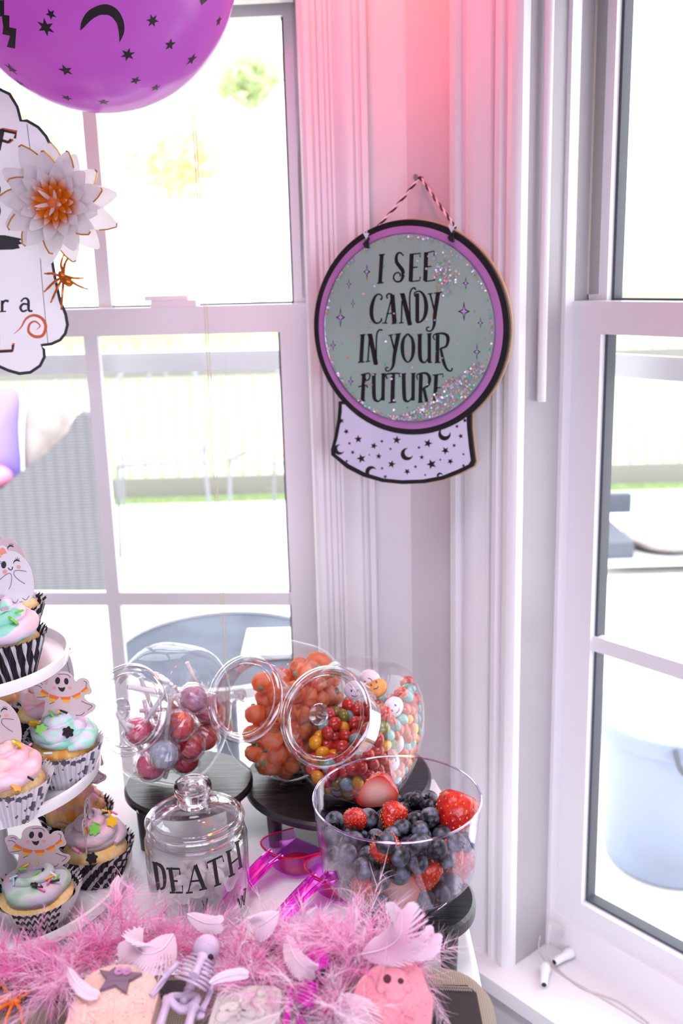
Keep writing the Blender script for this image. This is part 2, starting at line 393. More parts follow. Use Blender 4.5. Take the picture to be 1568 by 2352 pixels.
# ================================================================== outdoors
pbr('patio', '#f2f0ec', .8, col2='#ebe8e2', nscale=3)
pbr('fence_white', '#cfcfc2', .6)
pbr('fence_rail', '#6d6d68', .7)
pbr('lawn', '#8fa36a', .9, col2='#6f8a4c', nscale=30)
m = MB(); m.box((-14, 1.75, .04), (14, 5.6, .10)); structure(m.obj('ground', 'patio', smooth=0))
m = MB(); m.box((-30, 5.6, .02), (30, 40, .09)); structure(m.obj('lawn', 'lawn', smooth=0))
f = thing('picket_fence', 'pale picket fence across the far side of the patio', 'fence', (0, 5.75, .10))
pk = MB(); pk.extr([(-.034, .10), (.034, .10), (.034, .86), (0, .92), (-.034, .86)], -.010, .010, lambda p, l: (p[0], l, p[1])); pkm = pk.mesh('picket', 'fence_white', 0)
for i in range(62): link('picket', pkm, f, Matrix.Translation((-2.9 + i * .095, 0, 0)))
for z0, z1 in ((.02, .13), (.72, .80)):
    m = MB(); m.box((-3, -.05, z0), (3.1, -.012, z1)); m.obj('rail', 'fence_rail', f, 0)
pbr('bark', '#d8d2c6', .9); pbr('leaf_green', '#d3dcb8', .7, col2='#e6e6c6', nscale=2, trans=.5); pbr('leaf_gold', '#eadfbd', .7, col2='#e0e4c4', nscale=2, trans=.5)
def tree(x, y, h, rad, mat, label):
    t = thing('tree', label, 'tree', (x, y, .09), 'trees beyond the fence')
    MB().tube([(0, 0, 0), (.05, 0, h * .4), (-.05, .1, h * .75)], [.12, .09, .04], 8).obj('trunk', 'bark', t)
    m = MB(); v = []; fc = []
    for k in range(900):
        d = RNG.normal(size=3); d /= np.linalg.norm(d); p = d * rad * RNG.uniform(.35, 1) * np.array([1, 1, .8]) + np.array([0, 0, h * .85])
        a, b = RNG.normal(size=3), RNG.normal(size=3); a /= np.linalg.norm(a); b -= a * (a @ b); b /= np.linalg.norm(b); s = RNG.uniform(.05, .11)
        o = len(v); v += [p - a * s, p - b * s * .45, p + a * s, p + b * s * .45]; fc.append((o, o + 1, o + 2, o + 3))
    m.add(v, fc); lo = m.obj('foliage', mat, t, 0, recalc=False); lo['kind'] = 'stuff'
for x, y, h, r, mm, lb in ((-3.6, 12.5, 4.0, 1.1, 'leaf_green', 'pale sunlit tree with yellow-green leaves behind the left of the fence'), (-1.95, 13.5, 3.2, .75, 'leaf_gold', 'small golden tree seen through the upper left-hand window'),
                           (-1.05, 14, 4.4, .5, 'leaf_green', 'slim bright green tree seen beside the right edge of the left-hand window'), (5.2, 13, 5.2, 1.3, 'leaf_green', 'pale tree seen through the upper right-hand window')):
    tree(x, y, h, r, mm, lb)
# wicker armchair, close to the left-hand window
def wicker_mat():
    m, nt, out = newmat('wicker'); b = nt.nodes.new('ShaderNodeBsdfPrincipled'); b.inputs['Roughness'].default_value = .7
    co = texco(nt, 'Object'); wv = nt.nodes.new('ShaderNodeTexWave'); wv.bands_direction = 'Z'; wv.inputs['Scale'].default_value = 26; nt.links.new(co, wv.inputs[0])
    wx = nt.nodes.new('ShaderNodeTexWave'); wx.bands_direction = 'X'; wx.inputs['Scale'].default_value = 7; wx.inputs['Distortion'].default_value = .6; nt.links.new(co, wx.inputs[0])
    c = mixcol(nt, lin('#424248'), lin('#86858d'), wv.outputs['Fac']); c2 = mixcol(nt, c, lin('#55555c'), noise(nt, wx.outputs['Color'], 3)); nt.links.new(c2, b.inputs['Base Color'])
    nt.links.new(bump(nt, wv.outputs['Fac'], .6, .004), b.inputs['Normal']); nt.links.new(b.outputs[0], out.inputs[0])
wicker_mat()
WY = 3.85
def wy(px, py, y=WY): return V(atY(px, py, y))
ch = thing('wicker_armchair', 'grey woven wicker armchair on the patio outside the left-hand window', 'chair', (wy(60, 1300).x, WY, .10))
inv = Matrix.Translation(-V(ch.location))
out = [(-190, 1370), (250, 1362), (247, 1200), (243, 1060), (235, 985), (212, 958), (185, 946), (168, 962), (155, 992), (105, 1042), (50, 1082), (0, 1126), (-90, 1160), (-190, 1170)]
def chfn(p, l): q = wy(*p) + V((0, l, 0)); return inv @ q
MB().extr(out, 0, .07, chfn).obj('side_panel', 'wicker', ch, 30)
a, b = wy(-190, 1370), wy(250, 1362)
m = MB(); m.box((a.x + .05, WY + .07, .30), (b.x - .15, WY + .62, .50)); m.v = [tuple(inv @ V(p)) for p in m.v]; m.obj('seat', 'wicker', ch, 0)
for sx in (a.x + .02, b.x - .26):
    m = MB(); m.box((sx, WY + .08, .10), (sx + .08, WY + .62, .295)); m.v = [tuple(inv @ V(p)) for p in m.v]; m.obj('base_block', 'wicker', ch, 0)
# cushions on it
def cushion(name, pts, y, th, mat, label):
    c = [wy(px, py, y) for px, py in pts]; n = len(c); cen = sum(c, V()) / n
    m = MB(); rings = []
    for k, (sc, dy) in enumerate(((.02, -1), (.35, -.93), (.65, -.72), (.88, -.38), (1, 0), (.88, .38), (.65, .72), (.35, .93), (.02, 1))):
        rings.append([cen + (q - cen) * sc + V((0, dy * th, 0)) for q in c])
    v = [p for r in rings for p in r]; f = []
    for i in range(len(rings) - 1):
        for k in range(n): f.append((i * n + k, i * n + (k + 1) % n, (i + 1) * n + (k + 1) % n, (i + 1) * n + k))
    m.add(v, f); return tag(m.obj(name, mat, smooth=180), label, 'cushion')
pbr('cushion_white', '#a8a19e', .8, col2='#9c9290', nscale=12); pbr('cushion_lilac', '#8a78d0', .8); pbr('cushion_pink', '#e88fb0', .8)
heart = catmull([(60, 1112), (54, 1010), (58, 950), (72, 903), (102, 885), (136, 892), (162, 930), (160, 990), (135, 1050), (95, 1106)], 5, True)
cushion('heart_cushion', heart, WY + .26, .06, 'cushion_white', 'plump white heart-shaped cushion against the wicker armchair')
cushion('square_cushion', catmull([(-60, 1112), (-62, 900), (20, 888), (46, 910), (44, 985), (42, 1110)], 4, True), WY + .20, .05, 'cushion_lilac', 'lilac cushion beside the white heart-shaped cushion')
cushion('round_cushion', ellipse(-14, 1096, 44, 28), WY + .115, .04, 'cushion_pink', 'small pink cushion below the lilac cushion')
# round patio table just outside
pbr('table_dark', '#4d5361', .65, col2='#5f6675', nscale=6, spec=.2); pbr('table_rim', '#e9e7ea', .4)
tp = Zat(510, 1490, .70)
t = thing('patio_table', 'round grey patio table outside the left-hand window', 'table', (tp[0], tp[1], .10))
MB().lathe([(0, .585), (.20, .585), (.20, .60), (0, .60)], 48).obj('tabletop', 'table_dark', t)
MB().lathe([(.199, .582), (.209, .584), (.211, .594), (.208, .604), (.199, .606)], 48, closed=True).obj('rim', 'table_rim', t)
MB().lathe([(.0, .02), (.13, .02), (.13, .035), (.025, .05), (.022, .585), (0, .585)], 24).obj('pedestal', 'table_dark', t)
p = Zat(640, 1470, .705)
m = MB(); m.box((p[0] - .065, p[1] - .09, .702), (p[0] + .09, p[1] + .05, .712)); tag(m.obj('serving_tray', 'white_plastic', smooth=0), 'white flat tray lying on the round patio table', 'tray')
# wrought-iron garden chairs
pbr('iron', '#83868e', .6); pbr('peach', '#dba695', .8)
def iron_chair(x, y, rz, label):
    t = thing('garden_chair', label, 'chair', (x, y, .10), 'wrought-iron chairs on the patio', (0, 0, rz))
    for sx in (-.2, .2):
        for sy in (-.18, .2): MB().tube([(sx, sy, .44), (sx * 1.1, sy * 1.1, 0)], .009, 8).obj('leg', 'iron', t)
    MB().tube([(-.2, -.2, .44), (.2, -.2, .44), (.22, .2, .44), (-.22, .2, .44)], .010, 8, closed=True).obj('seat_frame', 'iron', t)
    MB().tube(catmull([(-.2, .2, .44), (-.22, .24, .7), (-.14, .27, .86), (0, .28, .91), (.14, .27, .86), (.22, .24, .7), (.2, .2, .44)], 6), .010, 8).obj('back_hoop', 'iron', t)
    for s in (-1, 1): MB().tube(catmull([(s * .05, .2, .44), (s * .13, .24, .6), (s * .05, .26, .78), (s * .01, .27, .9)], 6), .007, 6).obj('scroll', 'iron', t)
    m = MB(); m.ell((0, 0, .475), (.2, .19, .035), 24, 8); m.obj('seat_pad', 'peach', t)
q = atY(385, 1230, 4.75); iron_chair(q[0], 4.75, .15, 'wrought-iron garden chair with a peach pad in front of the fence')
q = atY(655, 1230, 4.7); iron_chair(q[0] + .02, 4.7, -.5, 'second wrought-iron garden chair, partly hidden by the right edge of the left-hand window')
# white lidded bin and dark planter outside the right-hand window
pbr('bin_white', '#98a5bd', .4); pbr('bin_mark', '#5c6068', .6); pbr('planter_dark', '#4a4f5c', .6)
bp = Zat(1535, 1962, .10)
t = thing('storage_bin', 'white plastic lidded bin standing outside the right-hand window', 'bin', (bp[0], bp[1], .10))
BS = .165
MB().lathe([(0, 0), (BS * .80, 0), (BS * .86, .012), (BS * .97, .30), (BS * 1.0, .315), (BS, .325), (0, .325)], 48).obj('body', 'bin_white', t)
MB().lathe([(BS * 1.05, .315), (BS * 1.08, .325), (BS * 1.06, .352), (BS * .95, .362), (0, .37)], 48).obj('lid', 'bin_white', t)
MB().tube(catmull([(-.06, -BS * 1.03, .345), (-.05, -BS * 1.2, .31), (0, -BS * 1.26, .30), (.05, -BS * 1.2, .31), (.06, -BS * 1.03, .345)], 5), .006, 8).obj('handle', 'bin_mark', t)
q = atY(1440, 1205, 4.2); pbr('lounger_pale', '#c9ccd4', .6)
t = thing('garden_lounger', 'dark low garden lounger with a white cushion seen through the right-hand window', 'lounger', (q[0], 4.2, .10)); qz = q[2] - .10
m = MB(); m.box((-.16, -.20, qz - .13), (.70, .35, qz - .10)); m.obj('frame', 'lounger_pale', t, 0)
m = MB(); m.box((-.16, .28, qz - .02), (.10, .33, qz + .07)); m.obj('backrest', 'planter_dark', t, 0)
m = MB(); m.box((-.16, -.18, qz - .10), (-.02, .25, qz - .03)); m.obj('armrest', 'planter_dark', t, 0)
for sx in (-.14, .66): MB().tube([(sx, -.15, 0), (sx, -.15, qz - .13)], .018, 8).obj('leg', 'lounger_pale', t)
m = MB(); m.ell((.16, 0, qz - .05), (.17, .20, .055), 24, 10); m.obj('cushion', 'cushion_white', t)
# ================================================================== table and stands
TZ = .75
def cloth_mat():
    m, nt, out = newmat('tablecloth'); b = nt.nodes.new('ShaderNodeBsdfPrincipled'); b.inputs['Roughness'].default_value = .8; b.inputs['Sheen Weight'].default_value = .2
    b.inputs['Base Color'].default_value = lin('#f4f2f6'); co = texco(nt, 'Object')
    wv = nt.nodes.new('ShaderNodeTexWave'); wv.bands_direction = 'Y'; wv.inputs['Scale'].default_value = 90; nt.links.new(co, wv.inputs[0])
    nt.links.new(bump(nt, wv.outputs['Fac'], .25, .0006), b.inputs['Normal']); nt.links.new(b.outputs[0], out.inputs[0])
cloth_mat()
pbr('table_wood', '#6b4c37', .5, col2='#573b29', nscale=10, nsc=(1, 12, 1))
TX0, TX1, TY0, TY1 = -1.05, .112, .38, 1.185
t = thing('buffet_table', 'wooden buffet table under the white cloth', 'table', (0, 0, 0))
m = MB(); m.box((TX0, TY0, TZ - .036), (TX1, TY1, TZ - .004)); m.obj('tabletop', 'table_wood', t, 0)
for x in (TX0 + .06, TX1 - .06):
    for y in (TY0 + .06, TY1 - .06): m = MB(); m.box((x - .03, y - .03, 0), (x + .03, y + .03, TZ - .036)); m.obj('leg', 'table_wood', t, 0)
def cloth():
    m = MB(); prof = []          # closed outline round the table top, then hems with soft folds
    per = []
    nx, ny = 60, 44
    for i in range(nx): per.append((TX0 + (TX1 - TX0) * i / nx, TY0, 0, -1))
    for i in range(ny): per.append((TX1, TY0 + (TY1 - TY0) * i / ny, 1, 0))
    for i in range(nx): per.append((TX1 - (TX1 - TX0) * i / nx, TY1, 0, 1))
    for i in range(ny): per.append((TX0, TY1 - (TY1 - TY0) * i / ny, -1, 0))
    n = len(per); rows = [(0, 0), (.004, -.001), (.007, -.006), (.009, -.02), (.012, -.12), (.014, -.30), (.015, -.46)]
    v = []; f = []
    for k, (o, dz) in enumerate(rows):
        for i, (x, y, ex, ey) in enumerate(per):
            fold = (.5 + .5 * math.sin(i * .55 + 1.3 * math.sin(i * .13))) * .030 * min(1, max(0, -dz - .01) / .25)
            v.append((x + ex * (o + fold), y + ey * (o + fold), TZ + dz))
    for k in range(len(rows) - 1):
        for i in range(n): f.append((k * n + i, k * n + (i + 1) % n, (k + 1) * n + (i + 1) % n, (k + 1) * n + i))
    f.append(tuple(range(n)))
    m.add(v, f); o = m.obj('tablecloth', 'tablecloth', smooth=50)
    tag(o, 'white woven cloth spread over the buffet table and hanging down its side', 'tablecloth')
cloth()

# black round risers
def stain_mat():
    m, nt, out = newmat('black_stain'); b = nt.nodes.new('ShaderNodeBsdfPrincipled'); b.inputs['Roughness'].default_value = .33; b.inputs['Specular IOR Level'].default_value = .8
    co = texco(nt, 'Object', (14, 160, 14)); n = noise(nt, co, 1.5, 4, lo=.35, hi=.65)
    nt.links.new(mixcol(nt, lin('#17171a'), lin('#2c2c31'), n), b.inputs['Base Color']); nt.links.new(bump(nt, n, .25, .0006), b.inputs['Normal']); nt.links.new(b.outputs[0], out.inputs[0])
stain_mat(); pbr('screw_steel', '#b8b2a8', .3, metal=1)
def riser(c, r, ztop, z0, feet, label, th=.011):
    t = thing('riser_stand', label, 'stand', (c[0], c[1], z0)); H = ztop - z0
    MB().lathe([(0, H - th), (r - .003, H - th), (r, H - th + .003), (r, H - .003), (r - .003, H), (0, H)], 64).obj('top', 'black_stain', t)
    for a in feet:
        x, y = (r - .018) * math.cos(a), (r - .018) * math.sin(a)
        MB().lathe([(0, 0), (.0075, 0), (.0095, H - th), (0, H - th)], 16, Matrix.Translation((x, y, 0))).obj('leg', 'black_stain', t)
    return t
R1 = riser((-.191, 1.077), .076, .820, TZ, [math.radians(a) for a in (212, 338, 90)], 'small black round riser under the lollipop jar')
MB().tube([(-.050, -.052, .060), (-.050, -.056, .064)], .0022, 8).obj('screw_eye', 'screw_steel', R1)
R2 = riser((-.014, 1.105), .114, .807, TZ, [math.radians(a) for a in (219, 321, 90)], 'large black round riser under the pumpkin and candy jars')
BWC = Zat(925, 2068, .838)[:2]          # fruit bowl axis
R3 = riser((BWC[0] + .012, BWC[1] + .006), .058, .815, TZ, [math.radians(a) for a in (200, 318, 75)], 'black round riser under the fruit bowl', .016)

# ------------------------------------------------------------------ three-tier stand
pbr('porcelain', '#f3f1f3', .18, spec=.5)
AX = (-.388, .966)
ts = thing('tiered_stand', 'white three-tier cake stand full of cupcakes', 'cake stand', (AX[0], AX[1], TZ))
def dish(zr, R): return [(0, zr - .011), (R - .012, zr - .011), (R - .006, zr - .010), (R - .0045, zr - .002), (R - .003, zr), (R - .0005, zr - .001), (R, zr - .004), (R - .001, zr - .012), (R - .008, zr - .016), (0, zr - .016)]
TIER = {'b': (.780, .1452), 'm': (.905, .1215), 't': (1.030, .0995)}
for k in 'bmt': z, R = TIER[k]; MB().lathe(dish(z - TZ, R), 96).obj('plate', 'porcelain', ts, 35)
MB().lathe([(0, 0), (.07, 0), (.072, .004), (.05, .010), (.03, .0145), (0, .0145)], 48).obj('foot', 'porcelain', ts)
for z0, z1 in ((.769, .889), (.894, 1.014)):
    a, b = z0 - TZ, z1 - TZ; MB().lathe([(.030, a), (.024, a + .012), (.017, a + .03), (.0155, (a + b) / 2), (.018, b - .02), (.028, b)], 32).obj('column', 'porcelain', ts)

# ------------------------------------------------------------------ cupcakes
def liner_mat(name, kind):
    m, nt, out = newmat(name); b = nt.nodes.new('ShaderNodeBsdfPrincipled'); b.inputs['Roughness'].default_value = .55
    at = nt.nodes.new('ShaderNodeAttribute'); at.attribute_name = 'wrap'; sp = nt.nodes.new('ShaderNodeSeparateXYZ'); nt.links.new(at.outputs['Vector'], sp.inputs[0])
    def mth(op, a, b=None):
        n = nt.nodes.new('ShaderNodeMath'); n.operation = op
        for i, q in enumerate((a, b)):
            if q is None: continue
            if isinstance(q, (int, float)): n.inputs[i].default_value = q
            else: nt.links.new(q, n.inputs[i])
        return n.outputs[0]
    u, v_ = sp.outputs[0], sp.outputs[1]
    if kind == 'stripe':
        c = mth('GREATER_THAN', mth('FRACT', mth('ADD', mth('MULTIPLY', u, 22), mth('MULTIPLY', v_, .9))), .30)
    elif kind == 'diag':
        c = mth('GREATER_THAN', mth('FRACT', mth('ADD', mth('MULTIPLY', u, 14), mth('MULTIPLY', v_, -2.2))), .34)
    elif kind == 'chevron':
        tri = mth('ABSOLUTE', mth('SUBTRACT', mth('FRACT', mth('MULTIPLY', u, 40)), .5))
        band = mth('GREATER_THAN', mth('FRACT', mth('ADD', mth('MULTIPLY', v_, 4), mth('MULTIPLY', tri, .8))), .5)
        patch = mth('GREATER_THAN', mth('SINE', mth('MULTIPLY', u, 6 * PI)), -.1); c = mth('MULTIPLY', band, patch)
    else:
        co = nt.nodes.new('ShaderNodeCombineXYZ'); nt.links.new(mth('MULTIPLY', u, 26), co.inputs[0]); nt.links.new(mth('MULTIPLY', v_, 5), co.inputs[1])
        vo = nt.nodes.new('ShaderNodeTexVoronoi'); vo.inputs['Scale'].default_value = 1; nt.links.new(co.outputs[0], vo.inputs[0]); c = mth('LESS_THAN', vo.outputs['Distance'], .42)
    nt.links.new(mixcol(nt, lin('#eeeaf0'), lin('#26222a') if kind != 'dots' else lin('#6d6874'), c), b.inputs['Base Color'])
    t = nt.nodes.new('ShaderNodeBsdfTranslucent'); nt.links.new(mixcol(nt, lin('#e8e2ea'), lin('#26222a'), c), t.inputs[0])
    mx = nt.nodes.new('ShaderNodeMixShader'); mx.inputs[0].default_value = .15; nt.links.new(b.outputs[0], mx.inputs[1]); nt.links.new(t.outputs[0], mx.inputs[2]); nt.links.new(mx.outputs[0], out.inputs[0])
for k in ('stripe', 'diag', 'chevron', 'dots'): liner_mat('liner_' + k, k)
pbr('cake', '#e9bf74', .7, col2='#f3d9a2', nscale=90, bumps=.4, bscale=500, bdist=.001)
pbr('cake_brown', '#c98a3a', .7, col2='#e6bd72', nscale=70, bumps=.4, bscale=500, bdist=.001)
def frost_mat(name, cols, seed):
    m, nt, out = newmat(name); b = nt.nodes.new('ShaderNodeBsdfPrincipled'); b.inputs['Roughness'].default_value = .5; b.inputs['Specular IOR Level'].default_value = .35
    b.inputs['Subsurface Weight'].default_value = .0
    tc = nt.nodes.new('ShaderNodeTexCoord'); mp = nt.nodes.new('ShaderNodeMapping'); mp.inputs['Location'].default_value = (seed * 3.1, seed * 1.7, seed); mp.inputs['Scale'].default_value = (1, 1, 2.2)
    nt.links.new(tc.outputs['Object'], mp.inputs[0])
    n1 = noise(nt, mp.outputs[0], 26, 1.5, .4, .36, .62)
    r = nt.nodes.new('ShaderNodeValToRGB'); el = r.color_ramp.elements
    while len(el) < len(cols): el.new(.5)
    for i, c in enumerate(cols): el[i].position = i / (len(cols) - 1); el[i].color = lin(c)
    nt.links.new(n1, r.inputs[0]); nt.links.new(r.outputs[0], b.inputs['Base Color'])
    co = texco(nt, 'Object'); nt.links.new(bump(nt, noise(nt, co, 420, 3, lo=.25, hi=.75), .35, .0008), b.inputs['Normal']); nt.links.new(b.outputs[0], out.inputs[0])
PINK, LAV, MINT, PEACH, ROSE, ORNG, SAGE = '#f4bfc6', '#dccbe0', '#8fd9c0', '#f3c9b6', '#f0a3ae', '#f4b169', '#8fb8a2'
frost_mat('frost_unicorn', [PINK, PINK, LAV, '#e8d6e4', MINT, MINT], 1); frost_mat('frost_mint', [LAV, '#d9cfe2', MINT, '#b9e2d4', LAV, MINT], 2)
frost_mat('frost_pink', ['#f3c0c0', '#f6cdc8', '#f2b5c2', '#ead0dc'], 3); frost_mat('frost_orange', [ORNG, '#f5bd86', ROSE, '#f3a9b4'], 4)
frost_mat('frost_rose', ['#f0c6cf', '#dcc4d6', '#c9bcc4', '#f2ccd0'], 5); frost_mat('frost_sage', ['#e9c4b4', '#d8c8dc', '#cdc6da', '#c8dccb', '#9cc0aa'], 6)
for nm, c in (('spk_black', '#17161a'), ('spk_green', '#7fd04f'), ('spk_yellow', '#f4c21c'), ('spk_pink', '#f27fb2'), ('spk_blue', '#b9d9e2'), ('spk_orange', '#f39a34'), ('spk_white', '#efece6')): pbr(nm, c, .3, coat=.3)
rod = MB(); rod.tube([(-.0045, 0, 0), (-.004, 0, .0001), (.004, 0, .0001), (.0045, 0, 0)], [.0006, .0012, .0012, .0006], 8)
RODS = {k: rod.mesh('sprinkle', 'spk_' + k) for k in ('black', 'green', 'yellow', 'pink', 'blue', 'orange', 'white')}
def flower(mat, r=.0055):
    m = MB(); n = 30; pr = [((r * (1 + .16 * math.cos(6 * 2 * PI * k / n))) * math.cos(2 * PI * k / n), (r * (1 + .16 * math.cos(6 * 2 * PI * k / n))) * math.sin(2 * PI * k / n)) for k in range(n)]
    m.extr(pr, -.0012, .0012, lambda p, l: (p[0], p[1], l)); return m.mesh('sugar_flower', mat)
FLW = {k: flower('spk_' + k) for k in ('black', 'green', 'yellow', 'pink', 'orange')}
def liner_mesh(rb, rt, h, mat, n=132):
    m = MB(); rows = 6; v = []; f = []; uv = []
    for i in range(rows):
        t = i / (rows - 1); R = rb + (rt - rb) * (t ** 1.15); amp = .0012 + .0012 * t
        for k in range(n):
            a = 2 * PI * k / n; q = R + amp * (1 if k % 3 == 0 else -.6) * (1 if i else .6)
            z = h * t + (.0022 * (1 if k % 3 == 0 else -.5) if i == rows - 1 else 0); v.append((q * math.cos(a), q * math.sin(a), z)); uv.append((k / n, t, 0))
    for i in range(rows - 1):
        for k in range(n): f.append((i * n + k, i * n + (k + 1) % n, (i + 1) * n + (k + 1) % n, (i + 1) * n + k))
    f.append(tuple(range(n))[::-1]); m.add(v, f); me = m.mesh('liner', mat, 30, recalc=False)
    at = me.attributes.new('wrap', 'FLOAT_VECTOR', 'POINT'); at.data.foreach_set('vector', np.array(uv, np.float32).ravel()); return me
def frosting_mesh(kind, mat, R=.031, seed=0):
    rg = np.random.default_rng(seed + 50); m = MB()
    if kind == 'swirl':                     # piped rope winding inwards and upwards
        turns, N = 2.75, 150; pts = []; rr = []
        for i in range(N):
            t = i / (N - 1); a = t * turns * 2 * PI + seed; q = R * (1 - .80 * t ** 1.05) - .006; z = .004 + .031 * t
            pts.append((max(q, .0005) * math.cos(a), max(q, .0005) * math.sin(a), z)); rr.append((.0104 - .0044 * t) * (1 + .05 * math.sin(9 * a + seed) + rg.normal() * .012) * (1 if t < .97 else .6) * min(1, .25 + i / 9))
        m.tube(pts, rr, 14); m.ell((0, 0, .008), (R - .006, R - .006, .012), 24, 10); m.ell((0, 0, .018), (R - .015, R - .015, .014), 20, 10)
    elif kind == 'ruffle':
        def wob(a, i): return 1 + .045 * math.sin(a * 11 + i * 1.1) + .02 * math.sin(a * 23)
        prof = [(R * 1.02, -.002), (R * 1.06, .003), (R * .98, .008), (R * .90, .0105), (R * .93, .014), (R * .80, .0185), (R * .68, .021), (R * .70, .0245), (R * .55, .029), (R * .40, .032), (R * .40, .035), (R * .25, .039), (.001, .043)]
        m.lathe(prof, 120, wob=wob)
    else:                                   # flat spread with a blob on top
        def wob(a, i): return 1 + .05 * math.sin(a * 3 + seed) + .03 * math.sin(a * 5 + 1)
        m.lathe([(R * .90, -.004), (R * 1.0, -.002), (R * 1.02, .003), (R * .94, .008), (R * .80, .0105), (R * .55, .0125), (R * .3, .013), (.0005, .0135)], 72, wob=wob)
        m.tube(catmull([(-.016, -.008, .013), (-.006, -.013, .0145), (.006, -.011, .0145), (.014, -.002, .015), (.011, .009, .015), (0, .013, .015)], 5), [.005] * 10 + [.0055] * 10 + [.004] * 6, 10)
    return m.mesh('frosting', mat, 60)
def cupcake(key, px, py, pz, liner, frost, kind, label, rt=.0385, rb=.0265, h=.040, rz=0., cake='cake', spk=(), ruff=.0, R=.0315, lean=(0, 0)):
    p = Zat(px, py, pz); t = thing('cupcake', label, 'cupcake', p, 'cupcakes on the tiered stand', (lean[0], lean[1], rz))
    link('liner', liner_mesh(rb, rt, h, 'liner_' + liner), t)
    zc = h - .006
    MB().lathe([(0, .002), (rb - .002, .002), (rb + (rt - rb) * .62 - .003, zc * .75), (rb + (rt - rb) * .62 - .001, zc), (.0295, zc + .006), (.026, zc + .010), (.012, zc + .013), (0, zc + .0135)], 48).obj('cake', cake, t, 60)
    link('frosting', frosting_mesh(kind, frost, R, seed=len(label)), t, Matrix.Translation((0, 0, zc + .008)))
    rg = np.random.default_rng(len(label) * 7 + int(px))
    if kind == 'swirl': spk = [(nm, a, q * 1.12 + .001, zz + .0035) for nm, a, q, zz in spk]
    for nm, a, q, zz in spk:                # sprinkles: colour, angle (deg), radius, height above the cake
        M = Matrix.Translation((q * math.cos(math.radians(a) - rz), q * math.sin(math.radians(a) - rz), zc + .008 + zz)) @ Matrix.Rotation(rg.uniform(0, PI), 4, 'Z') @ Matrix.Rotation(rg.uniform(-.5, .5), 4, 'Y')
        if nm.startswith('f_'): link('sugar_flower', FLW[nm[2:]], t, M @ Matrix.Rotation(.9, 4, 'X'))
        else: link('sprinkle', RODS[nm], t, M)
    return t, p
B_, M_, T_ = TIER['b'][0] - .011, TIER['m'][0] - .011, TIER['t'][0] - .011
sw = [('green', 250, .017, .026), ('green', 262, .022, .020), ('f_pink', 265, .010, .031), ('black', 280, .009, .031), ('green', 330, .022, .022), ('f_green', 310, .025, .016), ('pink', 300, .016, .026)]
t1, p1 = cupcake('t1', 20, 1548, T_, 'stripe', 'frost_unicorn', 'swirl', 'cupcake with pink and mint swirl in a striped liner on the top tier', rt=.040, h=.043, spk=sw, R=.0345)
t2, p2 = cupcake('t2', 25, 1470, T_, 'diag', 'frost_rose', 'swirl', 'cupcake at the back of the top tier behind the mint swirled one', rt=.040, h=.043)
swm = [('f_yellow', 200, .022, .021), ('f_green', 232, .020, .019), ('black', 190, .028, .012), ('f_black', 300, .024, .018), ('green', 235, .008, .031), ('yellow', 290, .004, .032), ('black', 320, .006, .032), ('orange', 20, .010, .030), ('blue', 262, .031, .001)]
m1, q1 = cupcake('m1', 152, 1786, M_, 'dots', 'frost_mint', 'swirl', 'cupcake with mint and lavender swirl at the right of the middle tier', spk=swm, cake='cake_brown', rt=.040, R=.0345)
m2, q2 = cupcake('m2', 30, 1868, M_, 'dots', 'frost_pink', 'swirl', 'cupcake with pale pink swirl at the front of the middle tier', rt=.041, spk=[('f_orange', 300, .029, .0), ('black', 322, .031, .004), ('black', 240, .018, .022), ('f_yellow', 350, .010, .030), ('pink', 20, .020, .024)], R=.0335)
m3, q3 = cupcake('m3', 112, 1703, M_, 'diag', 'frost_pink', 'swirl', 'cupcake with pink swirl half hidden behind the mint swirled cupcake', spk=[('pink', 200, .005, .034), ('black', 270, .006, .033)])
m4, q4 = cupcake('m4', -8, 1672, M_, 'dots', 'frost_orange', 'ruffle', 'cupcake with orange frosting far back on the middle tier')
c1, r1 = cupcake('c1', 92, 2120, B_, 'chevron', 'frost_sage', 'flat', 'cupcake with flat sage and lavender frosting at the front of the bottom tier', rt=.0435, rb=.0275, h=.040, R=.0325, rz=.3,
    spk=[('yellow', 150, .012, .020), ('green', 170, .013, .019), ('yellow', 95, .010, .020), ('black', 195, .018, .015), ('blue', 200, .020, .016), ('blue', 215, .021, .014), ('black', 340, .010, .018), ('green', 300, .008, .019), ('white', 350, .020, .016), ('pink', 285, .015, .015), ('f_black', 292, .021, .014), ('pink', 300, .026, .012), ('pink', 325, .022, .014), ('yellow', 332, .020, .016), ('green', 345, .025, .014), ('black', 335, .026, .013)])
c2, r2 = cupcake('c2', 224, 2012, B_, 'diag', 'frost_rose', 'swirl', 'cupcake with rose grey swirl in zebra liner at the right of the bottom tier', rt=.041, R=.033,
    spk=[('yellow', 20, .012, .030), ('yellow', 10, .016, .028), ('black', 5, .012, .030), ('pink', 20, .020, .026), ('green', 300, .012, .026), ('f_yellow', 345, .020, .024), ('f_green', 290, .018, .023), ('f_pink', 255, .031, .008), ('f_orange', 165, .022, .024), ('f_black', 280, .034, .001)])
c3, r3 = cupcake('c3', 182, 1930, B_, 'diag', 'frost_orange', 'ruffle', 'cupcake with ruffled orange and pink frosting at the back of the bottom tier', rt=.041, R=.031, spk=[('black', 330, .010, .037), ('f_black', 310, .012, .038), ('green', 285, .022, .026), ('green', 20, .010, .038), ('green', 350, .008, .039)])

